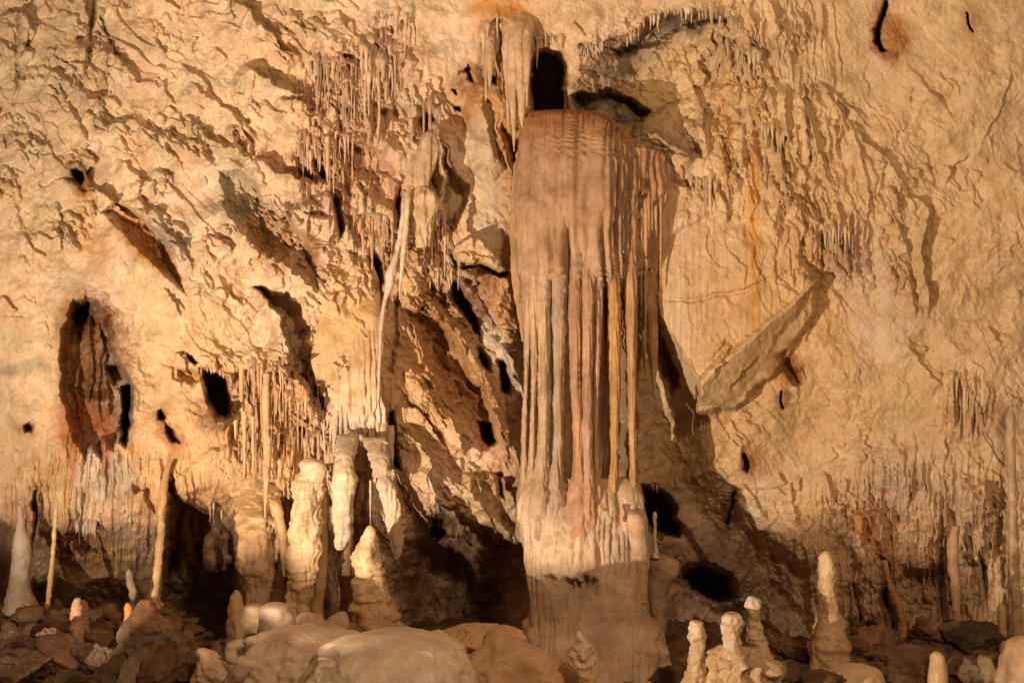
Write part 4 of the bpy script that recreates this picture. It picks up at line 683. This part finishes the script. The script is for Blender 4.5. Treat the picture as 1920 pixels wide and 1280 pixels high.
T('white_icicle', [(370,754,766,9.55),(420,749,761),(480,737,749),(510,725,743),(540,722,736),(560,719,727),(600,712,720),(660,710,716),(740,708,711)], 9.45, (.60,.50,.40), 'long crooked whitish stalactite trailing down the left side of the pendant', 'stalactite', lump=(.25, 9), flute=(.006, 24, 3), N=32, step=2)
T('second_icicle', [(360,758,770,9.5),(400,758,768),(460,752,764),(500,750,758),(540,748,752),(562,748,750)], 9.42, (.64,.52,.38), 'straight pointed cream stalactite right beside the long crooked whitish one', 'stalactite', lump=(.2, 9), N=26)
rs = random.Random(8); SLT = [(rs.uniform(612, 734), rs.uniform(730, 862), rs.uniform(1.5, 3.2), rs.uniform(7, 20)) for _ in range(46)]
def fl_dr(x, y, st):
    sl = 0
    for sx_, sy_, sa, sb in SLT: sl = sl + np.exp(-(((x - sx_) / sa) ** 2 + ((y - sy_) / sb) ** 2) ** 1.5)
    hem = 846 + 34 * perlin2(x / 12, 0 * x, 422)
    return (.02 * (1 - 2 * np.abs(fbm2(x / 10, y / 130, 2, 421))) * sst(560, 700, y) - .05 * (y > hem) * sst(0, 8, y - hem) - .05 * np.clip(sl, 0, 1)) * (st < .3)
dr = empty('pale_drapery', 'tall smooth pale orange flowstone drapery ending in white drip folds', 'drapery')
_sh = [(486,690,697,9.78),(500,684,702,9.78),(525,664,710,9.68),(560,630,712),(590,604,716),(620,592,720),(660,590,716),(700,594,716),(740,606,718),(780,614,722),(805,622,730,9.55),(835,628,736),(860,640,738),(882,656,736)]
_sh = [(q[0], q[1], q[2], float(np.mean([wy(q[1] + (q[2] - q[1]) * f, q[0] + dyy) for f in (.1, .3, .5, .7, .9) for dyy in (-30, 0, 30)])) + float(np.interp(q[0], [486, 560, 640, 700], [.06, .05, -.03, -.11]))) for q in _sh]
form('sheet', _sh, 9.55,
     [(500,(.62,.40,.20)),(620,(.66,.47,.28)),(740,(.66,.50,.33)),(790,(.68,.57,.46)),(880,(.64,.52,.42))], M_FLOW, .17, (.10, 3), N=160, step=2, parent=dr, extra=fl_dr)
rq = random.Random(5)
for i in range(17):
    x = 606 + i * 7.8 + rq.uniform(-3, 3); y = 790 + (x - 606) * .40 + rq.uniform(-30, 26); l = rq.uniform(22, 80); wd_ = rq.choice((5, 7, 9, 12)); dx = rq.uniform(-3, 4)
    yd = float(np.interp(y, [q[0] for q in _sh], [q[3] for q in _sh]))
    form('fold', [(y-34,x-wd_*.5,x+wd_*.5,yd+.02),(y-12,x-wd_*.6,x+wd_*.6,yd-.05),(y+6,x-wd_*.5,x+wd_*.5,yd-.07),(y+l*.6,x-wd_*.26+dx*.6,x+wd_*.3+dx*.6,yd-.07),(y+l,x-.6+dx,x+.6+dx,yd-.06)], 9.4, (.66,.53,.42), M_FLOW, .9, (.3, 9), N=16, parent=dr)
for P, Yp, lab in (([(770,452,463,9.35),(800,453,463),(850,455,462),(900,457,459),(906,457.5,458.5)], 9.3, 'long straight tan stalactite, leftmost of three hanging low before the tan column'),
                   ([(780,470,478,9.3),(830,471,478),(880,473,477),(912,474.5,475.5)], 9.28, 'thinner straight stalactite, middle one of three hanging low before the tan column'),
                   ([(700,494,506,9.3),(780,492,505),(850,493,509),(905,494,505),(950,495,501),(990,496.5,498)], 9.22, 'longest tapering stalactite reaching down to the top of the tan column')):
    T('long_stalactite', P, Yp, (.66,.48,.30), lab, 'stalactite', 'long stalactites before the tan column', lump=(.3, 9), N=24, step=2)
# --- thick hanging cluster left of the black opening
for P, Yp, lab in (([(10,936,968,9.95),(40,940,962,9.7),(100,942,958),(160,946,957),(215,950,955),(250,952,953)], 9.62, 'thick pale stalactite, leftmost of the four heavy ones beside the black opening'),
                   ([(10,946,980,9.95),(50,950,972,9.65),(130,952,970),(200,955,968),(250,960,968),(284,963,965)], 9.56, 'longest heavy stalactite reaching below the black opening at its left'),
                   ([(12,958,994,9.95),(50,962,986,9.62),(120,965,986),(180,970,985),(225,974,983),(240,978,980)], 9.52, 'heavy knobbly stalactite nearest but one to the black opening'),
                   ([(20,974,1006,9.95),(60,978,998,9.58),(110,981,996),(150,984,992),(200,987,989)], 9.5, 'pointed heavy stalactite right at the left rim of the black opening'),
                   ([(20,900,936,9.95),(60,908,930,9.7),(120,912,926),(150,915,922),(170,917,918)], 9.5, 'stubby heavy stalactite at the left side of the hanging cluster')):
    T('heavy_stalactite', P, Yp, (.60,.44,.30), lab, 'stalactite', 'heavy stalactites beside the black opening', lump=(.25, 8), flute=(.008, 24, 2), N=36, step=2)
# --- thin fringe stalactites, one object each
ONES = 'zeroth first second third fourth fifth sixth seventh eighth ninth tenth eleventh twelfth thirteenth fourteenth fifteenth sixteenth seventeenth eighteenth nineteenth'.split()
TEN = {2: 'twent', 3: 'thirt', 4: 'fort', 5: 'fift'}
def ordn(n):
    if n < 20: return ONES[n]
    return TEN[n // 10] + ('ieth' if n % 10 == 0 else 'y-' + ONES[n % 10])
for fk, (key, P, n, ln, wd, col, what, where, rows, jit) in enumerate(FR):
    rnd = random.Random(900 + fk); xs = [p[0] for p in P]; ys = [p[1] for p in P]; items = []
    for i in range(n):
        x = xs[0] + (xs[-1] - xs[0]) * (i + .5 + rnd.uniform(-.45, .45)) / n; row = i % rows
        y = float(np.interp(x, xs, ys)) + rnd.uniform(-jit, jit) * (1.6 if rows > 1 else 1) + row * ln[1] * .35
        L_ = ln[0] * .7 + (ln[1] * rnd.choice((1, 1, 1, 1.35)) - ln[0] * .7) * rnd.random() ** 1.8; W_ = rnd.uniform(*wd) * rnd.choice((.7, 1, 1, 1.35)) * (.75 + .25 * L_ / ln[1]); items.append((x, y, L_, W_))
    items.sort()
    for i, (x, y, L_, W_) in enumerate(items):
        yt = min(wy(x, y - 8), wy(x, y - 2)); yb = [wy(x, y + L_ * q) for q in (.3, .6, .9)]
        Yp = min(yt - .01, min(yb) + .03) if min(yb) > yt - .18 else yt - .12
        dx = rnd.uniform(-1.5, 1.5); m = rnd.uniform(.3, .6); bl = rnd.uniform(.5, .85); v = rnd.uniform(.72, 1.15); sw = rnd.uniform(-2, 2)
        o = form('stalactite', [(y - 18, x - W_ * 1.1, x + W_ * 1.1, yt + .22), (y + 2, x - W_ * .75, x + W_ * .75, Yp), (y + 12, x - W_ * .5 + sw * .3, x + W_ * .5 + sw * .3, Yp), (y + 12 + (L_ - 12) * m, x - W_ * .5 * bl + sw, x + W_ * .5 * bl + sw, Yp), (y + L_ * .9, x - W_ * .18 + dx, x + W_ * .18 + dx, Yp), (y + L_, x - .4 + dx, x + .4 + dx, Yp)],
                 Yp, tuple(c * v for c in col), M_FLOW, 1.0, (.25, 11), N=10, step=5, seed=int(x * 3 + y) % 991)
        sz = 'long' if L_ > ln[0] + .66 * (ln[1] - ln[0]) else 'short' if L_ < ln[0] + .2 * (ln[1] - ln[0]) else 'medium'
        if sz == 'short' and what == 'short': sz = 'slight'
        tag(o, f'{sz} {what} stalactite, {ordn(i + 1)} from left in {where}', 'stalactite', 'stalactites of the ' + where)
# --- boulders on the floor
def boulder(px, py, Y, rx, ry, col, label, seed, facets=20, flat=.9):
    rg = np.random.default_rng(seed); n, m = 60, 96
    ph = np.linspace(.02, math.pi - .02, n)[:, None]; th = np.linspace(0, 2 * math.pi, m, endpoint=False)[None]
    dx, dy, dz = np.sin(ph) * np.cos(th), np.sin(ph) * np.sin(th), np.cos(ph) + 0 * th
    r = np.full(dx.shape, 1.25)
    for _ in range(facets):
        v = rg.normal(size=3); v /= np.linalg.norm(v); q = dx * v[0] + dy * v[1] + dz * v[2]; r = np.where(q > .1, np.minimum(r, rg.uniform(.5, 1.0) / np.maximum(q, .1)), r)
    r = r * (1 + .16 * fbm3(dx * 2 + seed, dy * 2, dz * 2, 5, seed, .62)); rx *= 1.12; ry *= 1.25; k = F / 1920 * Y; c = at(px, py, Y)
    V = np.stack([c[0] + dx * r * rx * k, c[1] + dy * r * rx * k * flat, c[2] + dz * r * ry * k], -1).reshape(-1, 3)
    a = np.arange(n * m).reshape(n, m); b = np.roll(a, -1, 1); Q = np.stack([a[:-1], a[1:], b[1:], b[:-1]], -1).reshape(-1, 4)
    V = np.vstack([V, V[:m].mean(0), V[-m:].mean(0)]); tr = [(n * m, a[0, i], b[0, i]) for i in range(m)] + [(n * m + 1, b[-1, i], a[-1, i]) for i in range(m)]
    cc = np.array(col) * .66 * (1 + .3 * fbm3(V[:, 0] * 6, V[:, 1] * 6, V[:, 2] * 6, 3, seed + 4))[:, None]
    return tag(mesh_obj('boulder', V, Q, np.clip(cc, .01, .9), M_ROCK, None, True, tr), label, 'boulder', 'boulders on the cave floor')
RD = (.40, .22, .14); RK = (.24, .15, .10); RM = (.48, .32, .24)
for i, (px, py, Y, rx, ry, c, lab) in enumerate((
    (28,1205,8.2,38,26,RM,'pinkish flat boulder touching the left edge'), (70,1165,9.0,62,24,RK,'dim wide slab behind the pinkish boulder by the left edge'), (105,1225,7.7,46,42,RM,'angular reddish block tapering to its foot in the lower left rubble'),
    (20,1262,7.0,70,26,(.20,.13,.08),'dark brown boulder in the bottom left corner'), (178,1235,7.7,36,26,(.46,.36,.26),'pale pitted lump between the reddish block and the dark mound'), (205,1268,7.2,44,22,(.22,.16,.10),'low dark rock at the bottom edge left of the dark mound'),
    (150,1190,8.6,70,16,RK,'dark ledge rock behind the paired stubs'), (245,1262,7.1,26,26,(.38,.29,.21),'pale knobbly rock leaning on the foot of the dark mound'), (300,1255,7.2,50,34,(.26,.17,.11),'brown rock on the right flank of the dark mound'),
    (120,1272,6.9,34,16,(.26,.19,.11),'small brown rock under the pale pitted lump'), (355,1262,7.6,34,22,RK,'dark rock below the dim reddish lump'),
    (1640,1200,8.8,34,26,RD,'round reddish boulder right of the tall smooth stalagmite'), (1605,1212,8.7,30,22,(.30,.18,.12),'dark cracked boulder between the tall stalagmite and the round reddish one'), (1690,1232,8.3,60,18,(.32,.21,.13),'long low rock in the rubble at lower right'),
    (1490,1218,8.4,44,24,RK,'dark angular rock behind the three pronged stalagmite'), (1480,1262,7.6,50,22,(.18,.12,.08),'blackish rock in the gap right of the three pronged stalagmite'), (1700,1262,7.5,50,22,(.36,.25,.15),'brown rock at the bottom edge left of the stump stalagmite'),
    (1815,1255,7.4,42,24,(.36,.26,.16),'brown knobbly rock right of the stump stalagmite'), (1830,1195,9.0,50,30,(.16,.12,.08),'blackish rubble rock near the long thin column'), (1750,1185,9.2,40,18,(.36,.22,.14),'reddish rock in front of the drapery leg'),
    (700,1235,8.0,60,30,RK,'hidden dark rock between the mounds'), (1540,1270,7.0,40,16,(.28,.18,.11),'brown rock at the foot of the tall smooth stalagmite'), (1860,1262,7.0,30,22,(.42,.32,.20),'pale rock beside the smooth corner dome'), (1250,1265,7.6,30,22,(.36,.24,.15),'brown rock between the column foot and the blunt finger'))):
    if 'hidden' in lab: continue
    boulder(px, py, Y, rx, ry, c, lab, 700 + i)
